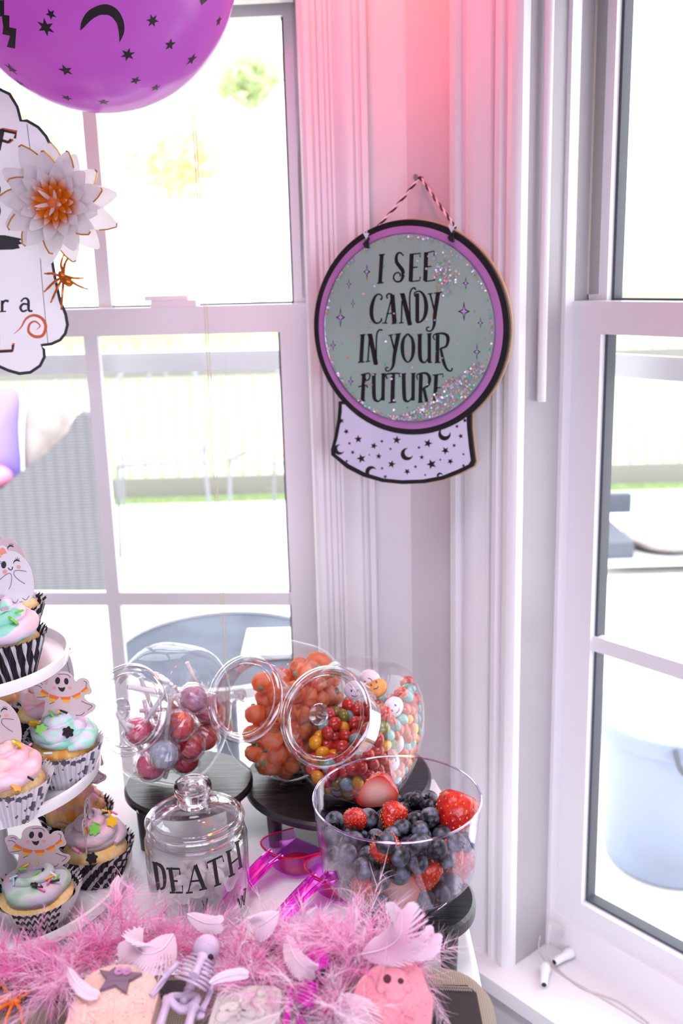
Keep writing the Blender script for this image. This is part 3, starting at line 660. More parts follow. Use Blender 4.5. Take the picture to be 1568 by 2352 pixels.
# ------------------------------------------------------------------ paper ghost toppers
pbr('card_white', '#f1ecf2', .6, trans=.25); pbr('card_pink', '#e3cfd2', .6, trans=.2); pbr('ink_black', '#1d1b20', .5); pbr('ink_grey', '#5d5860', .6); pbr('ink_blush', '#e7a09a', .6)
pbr('ink_salmon', '#f0987f', .6); pbr('ink_orange', '#e8743a', .6); pbr('ink_yellow', '#f0b53a', .6); pbr('stick_wood', '#e6cfae', .7)
K = 1 / 11170.0
GARL = [(225, 560), (140, 540), (115, 440), (100, 370), (118, 328), (170, 310), (225, 325), (262, 365), (285, 350), (297, 290), (332, 242), (400, 214), (480, 210), (545, 235), (580, 285), (602, 330), (642, 300), (700, 292), (745, 322), (755, 390), (770, 450), (745, 490), (690, 500), (682, 540), (722, 585), (778, 605), (795, 640), (768, 690), (715, 725), (640, 768), (570, 762), (500, 800), (430, 785), (330, 830), (240, 828), (190, 795), (168, 765), (205, 690), (220, 610)]
BOWG = [(150, 320), (205, 328), (262, 358), (330, 435), (380, 545), (395, 680), (385, 800), (350, 880), (295, 918), (245, 905), (190, 925), (140, 925), (88, 955), (30, 965), (-25, 935), (-60, 860), (-68, 700), (-52, 560), (-25, 470), (-75, 455), (-80, 415), (-45, 375), (20, 365), (40, 320), (62, 278), (100, 255), (140, 285), (152, 320)]
def topper(kind, base, yaw, label, rear=False, tilt=0., sc=1., lift=.012, card='card_white', flip=1):
    """ghost card on a stick; local x right, y away from the viewer, z up"""
    M = Matrix.Translation(V(base) + V((0, 0, lift))) @ Matrix.Rotation(yaw, 4, 'Z') @ Matrix.Rotation(tilt, 4, 'X')
    t = thing('ghost_topper', label, 'cake topper', M=M, group='paper ghost toppers')
    ox, oy = (480, 815) if kind == 'garland' else (165, 940)
    th = .0007
    def base_fn(x, y, l): return (flip * (x - ox) * K * sc, (l - .5) * th, (oy - y) * K * sc)
    def ink_fn(x, y, l): return (flip * (x - ox) * K * sc, -th / 2 - .00004 - l * .00022, (oy - y) * K * sc)
    def ink2(x, y, l): return (flip * (x - ox) * K * sc, -th / 2 - .00003 - l * .00014, (oy - y) * K * sc)
    m = MB(); plate(m, catmull(GARL if kind == 'garland' else BOWG, 3, True), base_fn); m.obj('card', card, t, 0)
    MB().tube([(0, .0008, -.022), (0, .0008, .020)], .0008, 6).obj('stick', 'stick_wood', t)
    if kind == 'garland':
        m = MB(); plate(m, ellipse(400, 320, 27, 44, .25), ink_fn); plate(m, ellipse(497, 328, 25, 40, .05), ink_fn); m.obj('eyes', 'ink_black', t, 0)
        m = MB(); plate(m, [(395, 393), (415, 405), (438, 408), (460, 402), (476, 396), (470, 425), (452, 450), (432, 456), (412, 440), (400, 418)], ink_fn); m.obj('mouth', 'ink_black', t, 0)
        m = MB(); plate(m, ellipse(350, 408, 25, 20), ink_fn); plate(m, ellipse(527, 408, 24, 19), ink_fn); m.obj('cheeks', 'ink_blush', t, 0)
        g = [[(215, 420), (285, 475), (255, 515), (165, 490)], [(285, 480), (400, 520), (330, 585), (275, 570)], [(405, 520), (525, 515), (500, 590), (435, 585)], [(530, 510), (640, 460), (640, 520), (590, 548)], [(635, 460), (715, 390), (745, 440), (690, 468)]]
        mo, my = MB(), MB()
        for a, b, c, d in g:
            a, b, c, d = map(np.array, (a, b, c, d)); e, f = a + (d - a) * .5, b + (c - b) * .5
            plate(mo, [a, b, f, e], ink_fn); plate(my, [e, f, c, d], ink_fn)
        mo.obj('garland_orange', 'ink_orange', t, 0); my.obj('garland_yellow', 'ink_yellow', t, 0)
        m = MB()
        for L in ([(165, 345), (200, 340), (228, 368)], [(130, 378), (180, 380), (212, 412)], [(415, 240), (490, 240), (530, 255), (548, 285)], [(690, 325), (720, 345), (710, 400)], [(205, 765), (230, 795), (290, 800), (330, 790)], [(555, 748), (620, 745), (660, 710)], [(640, 570), (690, 600), (755, 632), (700, 685)], [(485, 800), (505, 770)], [(275, 605), (335, 580)], [(140, 522), (215, 518), (275, 505)]): ribbon(m, L, 7, ink_fn)
        m.obj('outline_print', 'ink_grey', t, 0)
    else:
        m = MB(); plate(m, ellipse(95, 475, 27, 42, .2), ink_fn); ribbon(m, [(198, 468), (215, 440), (238, 430), (258, 436), (273, 448)], [4, 14, 18, 14, 4], ink_fn); ribbon(m, [(140, 512), (150, 532), (166, 538), (182, 525), (185, 503)], 10, ink_fn); m.obj('face_print', 'ink_black', t, 0)
        m = MB(); plate(m, ellipse(98, 555, 25, 25), ink_fn); plate(m, ellipse(252, 510, 23, 23), ink_fn); m.obj('cheeks', 'ink_blush', t, 0)
        m = MB(); plate(m, [(62, 345), (72, 300), (95, 278), (125, 290), (143, 345), (105, 352), (78, 372)], ink_fn); plate(m, [(-60, 425), (-45, 395), (10, 378), (62, 360), (80, 385), (30, 402), (0, 440), (-40, 450)], ink_fn); m.obj('bow', 'ink_salmon', t, 0)
        m = MB()
        for L in ([(35, 645), (90, 600), (145, 575), (165, 610), (150, 700), (120, 760)], [(330, 565), (260, 550), (205, 552), (195, 600), (240, 660), (300, 708)], [(25, 925), (60, 935), (93, 895)], [(140, 905), (180, 918), (210, 880)], [(255, 870), (290, 895), (333, 848)], [(-5, 530), (8, 640), (0, 810)], [(235, 425), (228, 405)], [(250, 425), (248, 400)], [(262, 430), (268, 408)], [(75, 445), (62, 432)], [(72, 460), (55, 455)]): ribbon(m, L, 6, ink_fn)
        m.obj('outline_print', 'ink_grey', t, 0)
    return t
def top_of(p, h=.040, up=.036): return (p[0], p[1], p[2] + h + up)
def face(p): return math.atan2(p[0], p[1]) * -1     # yaw so the card faces the camera side
def at_px(px, py, y):                                # a point at given depth y behind a pixel
    return atY(px, py, y)
topper('bow', at_px(34, 1388, p1[1] + .004), .10, 'white winking ghost topper with salmon bow at the front of the top tier', lift=0)
topper('bow', at_px(20, 1352, p2[1] + .004), .12, 'pinkish ghost topper with bow standing behind the white winking one', lift=0, card='card_pink', sc=1.06)
topper('garland', at_px(160, 1655, q1[1] - .004), -.05, 'ghost topper with candy corn garland on the mint swirled cupcake', lift=0, card='card_pink', tilt=.05, sc=1.03)
topper('bow', at_px(6, 1726, q2[1] - .002), .05, 'winking ghost topper at the left edge on the pale pink cupcake', lift=0, card='card_pink', sc=.98)
topper('bow', at_px(140, 1562, q3[1] + .012), -.35, 'ghost topper with bow tilted to the right behind the top tier', lift=0, tilt=.1, flip=-1, sc=.92)
topper('garland', at_px(100, 2004, r1[1] + .010), .06, 'ghost topper with candy corn garland on the front cupcake of the bottom tier', lift=0, tilt=.03, card='card_pink')
topper('garland', at_px(208, 1938, r2[1] - .006), 1.66, 'ghost topper turned edge-on on the rose grey cupcake', lift=0, card='card_pink', sc=1.0)
topper('garland', at_px(198, 1806, r3[1] + .008), -.3, 'ghost topper showing below the middle plate on the ruffled orange cupcake', lift=0, card='card_pink')
# ================================================================== sweets and fruit
clear('acrylic', (.972, .972, .982, 1), .02, .02, .42, 3.0)
clear('acrylic_rim', (.90, .90, .93, 1), .06, .10, .75, 1.4)
clear('jar_glass', (.985, .985, .99, 1), .02, .05, .8, 2.2)
clear('cello', (.985, .97, .985, 1), .18, .13, .6, 1.8)
def pack(N, rad, project, g, iters, init, pinned=None, prad=None, step=.0012):
    """settle N balls in a container: small drift along g, push apart, keep inside"""
    P = init(N); rad = np.array(rad, float); g = np.array(g, float)
    Q = np.array(pinned, float).reshape(-1, 3) if pinned is not None else np.zeros((0, 3)); qr = np.array(prad if prad is not None else [])
    RR = rad[:, None] + rad[None]; cen = P.mean(0)
    for it in range(iters):
        P = P + g * step * (1 if it < iters * .8 else .35)
        for sub in range(2):
            sq = (P ** 2).sum(1); L = np.sqrt(np.clip(sq[:, None] + sq[None] - 2 * P @ P.T, 1e-14, None)); ov = np.clip(RR - L, 0, None); np.fill_diagonal(ov, 0)
            Wt = ov * .35 / L; P = P + P * Wt.sum(1)[:, None] - Wt @ P
            if len(Q):
                d = P[:, None] - Q[None]; L = np.sqrt((d ** 2).sum(-1)) + 1e-9; ov = np.clip(rad[:, None] + qr[None] - L, 0, None); P = P + (d / L[..., None] * ov[..., None]).sum(1)
            P = project(P, rad)
    return P
JR, JW, JN = .083, .056, 3.6
class Globe:
    def __init__(s, c, yaw, elev, R=JR, W=JW):
        s.c = np.array(c, float); s.R, s.W = R, W
        h = np.array([math.sin(yaw), -math.cos(yaw), 0]); s.o = h * math.cos(elev) + np.array([0, 0, math.sin(elev)])
        s.a = np.array([math.cos(yaw), math.sin(yaw), 0]); s.b = np.cross(s.o, s.a); s.M = frame(s.a, s.b, s.o, s.c)
    def project(s, P, rad):
        q = P - s.c; x = q @ s.a; r = q - x[:, None] * s.a; rho = np.linalg.norm(r, axis=1)
        f = ((np.abs(x) / (s.W - .002 - rad)) ** JN + (rho / (s.R - .002 - rad)) ** JN) ** (1 / JN)
        k = f > 1; P = P.copy(); P[k] = s.c + q[k] / f[k, None]; return P
    def dist(s, d): return 1 / ((abs(d[0]) / s.W) ** JN + (math.hypot(d[1], d[2]) / s.R) ** JN) ** (1 / JN)
def globe_jar(g, label):
    rn = g.W - .0045
    t = thing('candy_jar', label, 'jar', M=g.M, group='round acrylic candy jars')
    m = MB(); nphi, nth = 72, 36; v = []; f = []; edge = []
    for k in range(nphi):
        ph = 2 * PI * k / nphi; lo, hi = .05, 1.5
        for _ in range(30):
            th = (lo + hi) / 2; d = (math.sin(th) * math.cos(ph), math.sin(th) * math.sin(ph), math.cos(th))
            if g.dist(d) * math.sin(th) < rn: lo = th
            else: hi = th
        edge.append(lo)
    for i in range(nth + 1):
        for k in range(nphi):
            ph = 2 * PI * k / nphi; th = edge[k] + (PI - .001 - edge[k]) * i / nth; d = (math.sin(th) * math.cos(ph), math.sin(th) * math.sin(ph), math.cos(th)); L = g.dist(d); v.append((d[0] * L, d[1] * L, d[2] * L))
    for i in range(nth):
        for k in range(nphi): f.append((i * nphi + k, i * nphi + (k + 1) % nphi, (i + 1) * nphi + (k + 1) % nphi, (i + 1) * nphi + k))
    m.add(v, f); m.obj('body', 'acrylic', t, 60)
    zr = g.R + .002; lowest = min(v[k][2] for k in range(nphi))
    m = MB(); m.lathe([(rn - .0006, lowest), (rn - .0004, zr), (rn + .0022, zr + .001), (rn + .003, zr + .003), (rn + .0022, zr + .005), (rn, zr + .006)], 72); m.obj('neck', 'acrylic_rim', t, 50)
    l = bpy.data.objects.new('lid', MB().lathe([(0, zr + .0075), (rn * .55, zr + .0085), (rn * .86, zr + .0070), (rn * .9, zr + .0068)], 64).mesh('lid', 'acrylic', 60)); COL.objects.link(l); l.parent = t
    MB().lathe([(rn * .88, zr + .002), (rn * .91, zr + .009), (rn * .95, zr + .0105), (rn + .0005, zr + .0102), (rn + .0036, zr + .0085), (rn + .0046, zr + .006), (rn + .0036, zr + .0055)], 72).obj('lid_rim', 'acrylic_rim', l, 50)
    MB().lathe([(rn * .84, zr + .0078), (rn * .86, zr + .0092), (rn * .88, zr + .0078)], 72).obj('lid_ring', 'acrylic_rim', l, 50)
    MB().lathe([(0, zr + .008), (.0045, zr + .008), (.0038, zr + .012), (.0042, zr + .017), (.0105, zr + .0185), (.0118, zr + .0200), (.0105, zr + .0215), (.004, zr + .0225), (0, zr + .0225)], 32).obj('knob', 'acrylic_rim', l, 40)
    return t
def jar_center(px, py, z): return Zat(px, py, z)
G1 = Globe(jar_center(394, 1640, .8205 + JR), math.radians(-24), math.radians(27), W=.0505)
G2 = Globe(jar_center(658, 1629, .8075 + JR), math.radians(-33), math.radians(30), W=.0505)
G3 = Globe(jar_center(832, 1674, .8075 + JR), math.radians(-32), math.radians(32), W=.0555)
globe_jar(G1, 'round clear jar of wrapped lollipops on the small black riser')
globe_jar(G2, 'round clear jar of orange pumpkin sweets, middle of the three')
globe_jar(G3, 'round clear jar of red and yellow coated sweets nearest the corner')
def init_in(g, low):
    def f(N):
        out = []
        while len(out) < N:
            q = RNG.uniform(-1, 1, 3) * g.R; p = g.c + q
            if np.allclose(g.project(p[None], np.array([.012]))[0], p) and q @ low > -.35 * g.R: out.append(p)
        return np.array(out)
    return f
# coated chocolate sweets
CC = {'red': '#c8342b', 'yellow': '#eda71c', 'teal': '#7fb0ae', 'olive': '#7d7a2a'}
for k, c in CC.items(): pbr('shell_' + k, c, .22, coat=.4, col2={'red': '#b02a28', 'yellow': '#e59a18', 'teal': '#6fa2a2', 'olive': '#6b6a22'}[k], nscale=30, lo=.45, hi=.7)
pbr('shell_pale', '#eddde6', .45, col2='#f3e7ee', nscale=60); pbr('shell_peach', '#f0a55a', .4, col2='#e79a4a', nscale=60)
N3 = 450; rad3 = np.full(N3, .0074); big = [.0118] * 6; bigP = []
gdir = np.array([.34, .10, -.93]); gdir /= np.linalg.norm(gdir)
for px, py, back in ((815, 1585, .0), (865, 1580, .01), (938, 1600, -.02), (935, 1720, -.02), (915, 1770, -.03), (850, 1560, .02)):
    bigP.append(atY(px, py, G3.c[1] + back - .01))
bigP = G3.project(np.array(bigP), np.array(big))
P3 = pack(N3, rad3, G3.project, gdir, 170, init_in(G3, gdir), bigP, big)
cm = MB(); cm.ell((0, 0, 0), (.0086, .0086, .0066), 18, 12)
CM = {k: cm.mesh('coated_sweet', 'shell_' + k, 180) for k in CC}
names = {'red': 'small glossy red coated sweet in the jar nearest the corner', 'yellow': 'small glossy yellow coated sweet in the jar nearest the corner', 'teal': 'small glossy grey-teal coated sweet in the jar nearest the corner', 'olive': 'small glossy olive green coated sweet in the jar nearest the corner'}
order = np.argsort([np.linalg.norm(p - CAMP) - .6 * abs((p - G3.c) @ G3.a) for p in P3]); cols = RNG.choice(['red', 'yellow', 'teal', 'olive'], N3, p=[.60, .17, .15, .08])
rest = {k: MB() for k in CC}
for n_, i in enumerate(order):
    M = Matrix.Translation(P3[i]) @ rndrot()
    if n_ < 300:
        q_ = P3[i] - CAMP; dx_ = 784 + FPX * (q_ @ CX) / (q_ @ CF) - 745; dy_ = 1176 - FPX * (q_ @ CU) / (q_ @ CF) - 1640; where = 'seen through the lid of' if math.hypot(dx_, dy_) < 92 else 'against the side of' if dy_ < 95 else 'low down in'
        o = link('coated_sweet', CM[cols[i]], None, M); tag(o, names[cols[i]].replace(' in the jar', ' %s the jar' % where), 'candy', '%s coated sweets %s the jar' % (cols[i], where))
    else: rest[cols[i]].ell((0, 0, 0), (.0086, .0086, .0066), 10, 8, M)
jm = MB(); mi = []
for j, k in enumerate(CC): jm.add(rest[k].v, rest[k].f); mi += [j] * len(rest[k].f)
me = jm.mesh('coated_sweets_behind', 'shell_red', 180, recalc=False)
for k in list(CC)[1:]: me.materials.append(MATS['shell_' + k])
me.polygons.foreach_set('material_index', mi); o = link('coated_sweets_behind', me); o['kind'] = 'stuff'; tag(o, 'heap of coloured coated sweets deep inside the jar nearest the corner', 'candy')
fm = MB(); fm.ell((0, 0, 0), (.0126, .0116, .0074), 20, 12, Matrix.Identity(4))
plb = ['pale ghost sweet at the top left of the coated sweets', 'peach ghost sweet at the top of the coated sweets', 'large pale ghost sweet near the top right of the coated sweets', 'pale ghost sweet halfway down the right of the coated sweets', 'lowest pale ghost sweet at the right of the coated sweets', 'pale ghost sweet highest in the coated sweets jar']
for i, p in enumerate(bigP):
    d = V(CAMP) - V(p); t = thing('ghost_sweet', plb[i], 'candy', M=Matrix.Translation(V(p)) @ d.to_track_quat('Z', 'Y').to_matrix().to_4x4() @ Matrix.Rotation(.5 * i, 4, 'Z') @ Matrix.Rotation(.5 * (-1) ** i, 4, 'X'), group='pale ghost sweets in the jar')
    link('body', fm.mesh('body', 'shell_peach' if i == 1 else 'shell_pale', 180), t)
    m = MB(); m.ell((-.004, .003, .0071), (.0011, .0018, .0006), 8, 6); m.ell((.003, .003, .0072), (.0011, .0018, .0006), 8, 6); m.tube([(-.004, -.003, .0070), (0, -.0045, .0070), (.003, -.003, .0070)], .0005, 6); m.obj('face', 'ink_grey', t, 180)
# pumpkin sweets
def jelly(name, col, col2, tr):
    return pbr(name, col, .38, col2=col2, nscale=120, bumps=.5, bscale=900, bdist=.0007, trans=tr)
jelly('jelly_orange', '#ff9550', '#ffbf9a', .5); jelly('jelly_stem', '#7f9a74', '#9fb08e', .2)
NPK = 92; rad2 = RNG.uniform(.0112, .0128, NPK); g2 = np.array([.62, .38, -.68]); g2 /= np.linalg.norm(g2)
P2 = pack(NPK, rad2, G2.project, g2, 200, init_in(G2, g2))
pm = MB(); pm.lathe([(0, -.0088), (.006, -.0092), (.0105, -.006), (.0126, 0), (.0112, .006), (.007, .0092), (.003, .0092), (0, .0084)], 40, wob=lambda a, i: 1 + .045 * math.cos(8 * a)); pmm = pm.mesh('body', 'jelly_orange', 180)
sm_ = MB(); sm_.lathe([(0, .0072), (.0034, .0072), (.0030, .0105), (.0026, .0125), (0, .0132)], 14); smm = sm_.mesh('stem', 'jelly_stem', 60)
for i in range(NPK):
    M = Matrix.Translation(P2[i]) @ rndrot() @ Matrix.Scale(rad2[i] / .0117, 4)
    lay_ = 'high in' if P2[i][2] > G2.c[2] + .02 else 'halfway up' if P2[i][2] > G2.c[2] - .03 else 'at the bottom of'
    t = thing('pumpkin_sweet', 'sugared orange pumpkin sweet with green stem %s the middle jar' % lay_, 'candy', M=M, group='pumpkin sweets %s the middle jar' % lay_); link('body', pmm, t); link('stem', smm, t)
# wrapped lollipops
LC = {'red': ('#e02030', '#f0485a'), 'pink': ('#f58fb0', '#fbc0d0'), 'purple': ('#b06a92', '#d6a6bc'), 'blue': ('#a4b8d0', '#d2dde8'), 'magenta': ('#f0286c', '#f86a9a')}
for k, (a, b) in LC.items(): pbr('lolly_' + k, a, .15, col2=b, nscale=80, coat=.5, trans=.08)
pbr('lolly_stick', '#f6f2f2', .5)
def wrap_mesh():
    m = MB(); m.lathe([(0, -.0152), (.008, -.0132), (.0128, -.008), (.0148, 0), (.0128, .008), (.0078, .0125), (.0035, .0165), (.003, .019), (.0060, .025), (.0105, .031)], 26, wob=lambda a, i: 1 + (.05 if i < 6 else .22) * math.sin(7 * a + i * 1.7)); return m.mesh('wrapper', 'cello', 0)
lw_ = wrap_mesh(); lb_ = {k: MB().ell((0, 0, 0), .0128, 20, 14).mesh('sweet', 'lolly_' + k, 180) for k in LC}; ls_ = MB().tube([(0, 0, .010), (0, 0, .062)], .0021, 10).mesh('stick', 'lolly_stick')
LP = [(470, 1640, -.02, 'purple', 210, 20, 55, 'purple-wrapped lollipop standing highest in the jar'), (415, 1700, -.03, 'pink', 5, 8, 0, 'large pink wrapped lollipop in the middle of the jar'), (440, 1745, -.05, 'red', 190, 10, 10, 'big red lollipop at the front of the jar'), (400, 1752, -.06, 'blue', 165, 30, 30, 'blue and white wrapped lollipop at the bottom of the jar'),
      (350, 1668, -.03, 'magenta', 195, 15, 0, 'magenta lollipop behind the jar lid'), (490, 1705, -.01, 'magenta', 175, 8, 20, 'magenta lollipop at the right with its stick pointing left'), (480, 1750, -.04, 'red', 160, 30, 60, 'dark red lollipop low at the right of the jar'), (505, 1740, .0, 'red', 120, 40, 30, 'red lollipop against the right wall of the jar'), (445, 1690, .02, 'red', 100, 50, 10, 'red lollipop behind the pink one'),
      (360, 1772, -.05, 'magenta', 175, 10, 20, 'small magenta lollipop at the lower left of the jar'), (380, 1730, -.01, 'pink', 200, 20, 40, 'pink lollipop beneath the jar lid'), (500, 1680, .03, 'pink', 120, 60, 20, 'pale pink lollipop far back with its stick pointing up'), (465, 1720, .01, 'red', 170, 40, 10, 'red lollipop wedged among the middle ones'), (395, 1690, .02, 'pink', 150, 30, 20, 'pale lollipop at the back left of the jar')]
lp = G1.project(np.array([atY(a, b, G1.c[1] + c) for a, b, c, *_ in LP]), np.full(len(LP), .0185))
lp = pack(len(LP), np.full(len(LP), .0182), G1.project, (0, 0, -1), 40, lambda N: lp, step=.0004)
for (a, b, c, k, az, el, rl, lab), p in zip(LP, lp):
    az, el = math.radians(az), math.radians(el); best = None
    for tr in range(160):                       # turn the stick until its end stays inside the jar
        d = V((math.cos(az) * math.cos(el), -.35 * math.cos(el), math.sin(el))).normalized(); e = p + np.array(d) * .077
        q = G1.project(e[None], np.array([.004]))[0]; er = np.linalg.norm(q - e)
        if best is None or er < best[0]: best = (er, d.copy())
        if er < 1e-6: break
        az += RNG.normal() * .25; el += RNG.normal() * .25
    d = best[1]; t = thing('lollipop', lab, 'lollipop', M=Matrix.Translation(V(p)) @ d.to_track_quat('Z', 'Y').to_matrix().to_4x4() @ Matrix.Scale(1.28, 4), group='lollipops in the round jar')
    link('sweet', lb_[k], t); link('wrapper', lw_, t); link('stick', ls_, t)

# ------------------------------------------------------------------ fruit bowl
BR, BB, BH, BZ = .0800, .0735, .083, .838
BWC = Zat(914, 2006, BZ)[:2]
R3.location.x, R3.location.y = BWC[0] + .016, BWC[1] - .004
clear('bowl_plastic', (.985, .98, .995, 1), .02, .035, .5, 2.8, (.93, .90, 1, 1)); clear('bowl_edge', (.90, .88, .98, 1), .08, .30, .6, 1.2, (.86, .82, 1, 1))
fb = thing('fruit_bowl', 'clear plastic bowl of blueberries and strawberries on an octagonal foot', 'bowl', (BWC[0], BWC[1], .815))
z0 = BZ - .815
MB().lathe([(0, z0), (BB * .80, z0), (BB * .93, z0 + .003), (BB, z0 + .010), (BR, z0 + BH), (BR - .0018, z0 + BH), (BB - .002, z0 + .011), (BB * .92, z0 + .005), (BB * .80, z0 + .002), (0, z0 + .002)], 96).obj('bowl', 'bowl_plastic', fb, 40)
MB().tube([((BR - .0008) * math.cos(a), (BR - .0008) * math.sin(a), z0 + BH) for a in np.linspace(0, 2 * PI, 96, endpoint=False)], .0011, 8, closed=True).obj('rim', 'bowl_edge', fb)
oc = lambda r: [(r * math.cos(PI / 8 + k * PI / 4), r * math.sin(PI / 8 + k * PI / 4)) for k in range(8)]
m = MB(); v = []
for r, z in ((.048, .0002), (.0475, .012), (.036, .0225)): v += [(x, y, z) for x, y in oc(r)]
m.add(v, [(i * 8 + k, i * 8 + (k + 1) % 8, i * 8 + 8 + (k + 1) % 8, i * 8 + 8 + k) for i in range(2) for k in range(8)] + [tuple(range(8))[::-1]]); m.obj('foot', 'bowl_plastic', fb, 20)
for r, z in ((.048, .001), (.0475, .012)): MB().tube([(x, y, z) for x, y in oc(r)], .0008, 6, closed=True).obj('foot_edge', 'bowl_edge', fb)
def bowl_proj(P, rad):
    P = P.copy(); q = P[:, :2] - BWC; rho = np.linalg.norm(q, axis=1); P[:, 2] = np.maximum(P[:, 2], BZ + .0025 + rad)
    lim = BB + (BR - BB) * np.clip((P[:, 2] - BZ) / BH, 0, 1.4) - .003 - rad; k = rho > lim; P[k, :2] = BWC + q[k] * (lim[k] / rho[k])[:, None]; return P
def berry_mat():
    m, nt, out = newmat('blueberry'); b = nt.nodes.new('ShaderNodeBsdfPrincipled'); b.inputs['Roughness'].default_value = .38; b.inputs['Specular IOR Level'].default_value = .45
    co = texco(nt, 'Object'); oi = nt.nodes.new('ShaderNodeObjectInfo'); n = noise(nt, co, 110, 4, .6, .43, .75)
    c = mixcol(nt, lin('#0b0c13'), lin('#a9b5d0'), n); c2 = mixcol(nt, c, lin('#12141d'), oi.outputs['Random'])
    nt.links.new(mixcol(nt, c, c2, .55), b.inputs['Base Color']); nt.links.new(bump(nt, n, .15, .0005), b.inputs['Normal']); nt.links.new(b.outputs[0], out.inputs[0])
berry_mat(); pbr('calyx', '#12121a', .6)
def straw_mat():
    m, nt, out = newmat('strawberry'); b = nt.nodes.new('ShaderNodeBsdfPrincipled'); b.inputs['Roughness'].default_value = .24; b.inputs['Coat Weight'].default_value = .3
    co = texco(nt, 'Object'); vo = nt.nodes.new('ShaderNodeTexVoronoi'); vo.inputs['Scale'].default_value = 240; nt.links.new(co, vo.inputs[0])
    nt.links.new(mixcol(nt, lin('#b3101a'), lin('#d8321f'), noise(nt, co, 60)), b.inputs['Base Color']); nt.links.new(bump(nt, vo.outputs['Distance'], .7, .0012), b.inputs['Normal']); nt.links.new(b.outputs[0], out.inputs[0])
straw_mat(); pbr('seed', '#e2b24a', .4)
def cut_mat():
    m, nt, out = newmat('strawberry_cut'); b = nt.nodes.new('ShaderNodeBsdfPrincipled'); b.inputs['Roughness'].default_value = .25
    co = texco(nt, 'Object'); le = nt.nodes.new('ShaderNodeVectorMath'); le.operation = 'LENGTH'; nt.links.new(co, le.inputs[0])
    mr = nt.nodes.new('ShaderNodeMapRange'); mr.inputs[1].default_value = .006; mr.inputs[2].default_value = .0185; nt.links.new(le.outputs['Value'], mr.inputs[0])
    nt.links.new(mixcol(nt, lin('#f6c3b4'), lin('#dc3a2c'), mr.outputs[0]), b.inputs['Base Color']); nt.links.new(b.outputs[0], out.inputs[0])
cut_mat()
SP = [(0, -.021), (.0045, -.0195), (.0095, -.013), (.0142, -.004), (.0165, .004), (.0158, .011), (.0115, .0155), (.005, .0165), (0, .016)]
whole = MB(); whole.lathe(SP, 32, wob=lambda a, i: 1 + .03 * math.sin(3 * a)); wm = whole.mesh('flesh', 'strawberry', 180)
def half_mesh():
    m = MB(); n = 20; v = []; f = []
    for r, z in SP:
        for k in range(n + 1): a = PI * k / n; v.append((r * math.cos(a), r * math.sin(a), z))
    for i in range(len(SP) - 1):
        for k in range(n): f.append((i * (n + 1) + k, i * (n + 1) + k + 1, (i + 1) * (n + 1) + k + 1, (i + 1) * (n + 1) + k))
    return m.add(v, f).mesh('flesh', 'strawberry', 70)
hm = half_mesh()
cf = MB(); cf.extr([(r, z) for r, z in SP] + [(-r, z) for r, z in SP[::-1][1:-1]], -.0004, .0002, lambda p, l: (p[0], l, p[1])); cfm = cf.mesh('cut_face', 'strawberry_cut', 0)
sd = MB()
for k in range(90):
    a = k * 2.39996; z = -.018 + .032 * (k + .5) / 90; r = float(np.interp(z, [p[1] for p in SP[:7]], [p[0] for p in SP[:7]]))
    sd.ell((r * math.cos(a), r * math.sin(a), z), (.0006, .0006, .0009), 6, 4)
sdm = sd.mesh('seeds', 'seed', 180)
sdh = MB()
for k in range(90):
    a = k * 2.39996; z = -.018 + .032 * (k + .5) / 90; r = float(np.interp(z, [p[1] for p in SP[:7]], [p[0] for p in SP[:7]]))
    if math.sin(a) > .1: sdh.ell((r * math.cos(a), r * math.sin(a), z), (.0006, .0006, .0009), 6, 4)
sdhm = sdh.mesh('seeds', 'seed', 180)
yb = BWC[1]
ST = [  # px, py, depth from bowl axis, whole/half, tip direction, cut-face direction (image: right, away, up), size, label
    (1046, 1868, .008, 'w', (-.35, -.5, -.75), None, 1.30, 'large bright strawberry at the right of the bowl top'),
    (866, 1822, .030, 'h', (-.75, .1, -.5), (.6, -.6, .35), 1.15, 'cut strawberry half standing at the back of the bowl'),
    (812, 1880, -.005, 'w', (-.3, -.4, .5), None, .72, 'small strawberry piece among blueberries at the left of the bowl'),
    (902, 1878, .005, 'w', (-.3, -.8, -.3), None, .85, 'strawberry peeping out in the middle of the berries'),
    (880, 1950, -.050, 'w', (-.4, -.6, .2), None, .9, 'strawberry near the middle of the front rim'),
    (1035, 1968, -.030, 'w', (.3, -.5, -.6), None, .9, 'strawberry against the right side of the bowl wall'),
    (1048, 2005, -.018, 'w', (-.2, -.3, -.8), None, 1.05, 'big strawberry low at the right inside the bowl'),
    (972, 2008, -.052, 'w', (-.2, -.2, -.9), None, .95, 'upright strawberry behind the front wall of the bowl'),
    (850, 2045, -.054, 'w', (.3, -.3, -.8), None, .95, 'strawberry with its tip down at the lower left of the bowl'),
    (915, 2068, -.060, 'h', (-.6, .2, .1), (.05, -.95, .15), 1.1, 'strawberry slice showing its cut face at the bottom of the bowl')]
sp = np.array([atY(a, b, yb + c) for a, b, c, *_ in ST]); sr = np.array([.0145 * s[6] for s in ST]); sp = bowl_proj(sp, sr)
for _ in range(30):
    for i in range(len(sp)):
        for j in range(len(sp)):
            if i != j:
                d = sp[i] - sp[j]; L = np.linalg.norm(d); o_ = sr[i] + sr[j] - L
                if o_ > 0: sp[i] += d / L * o_ * .3
    sp = bowl_proj(sp, sr)
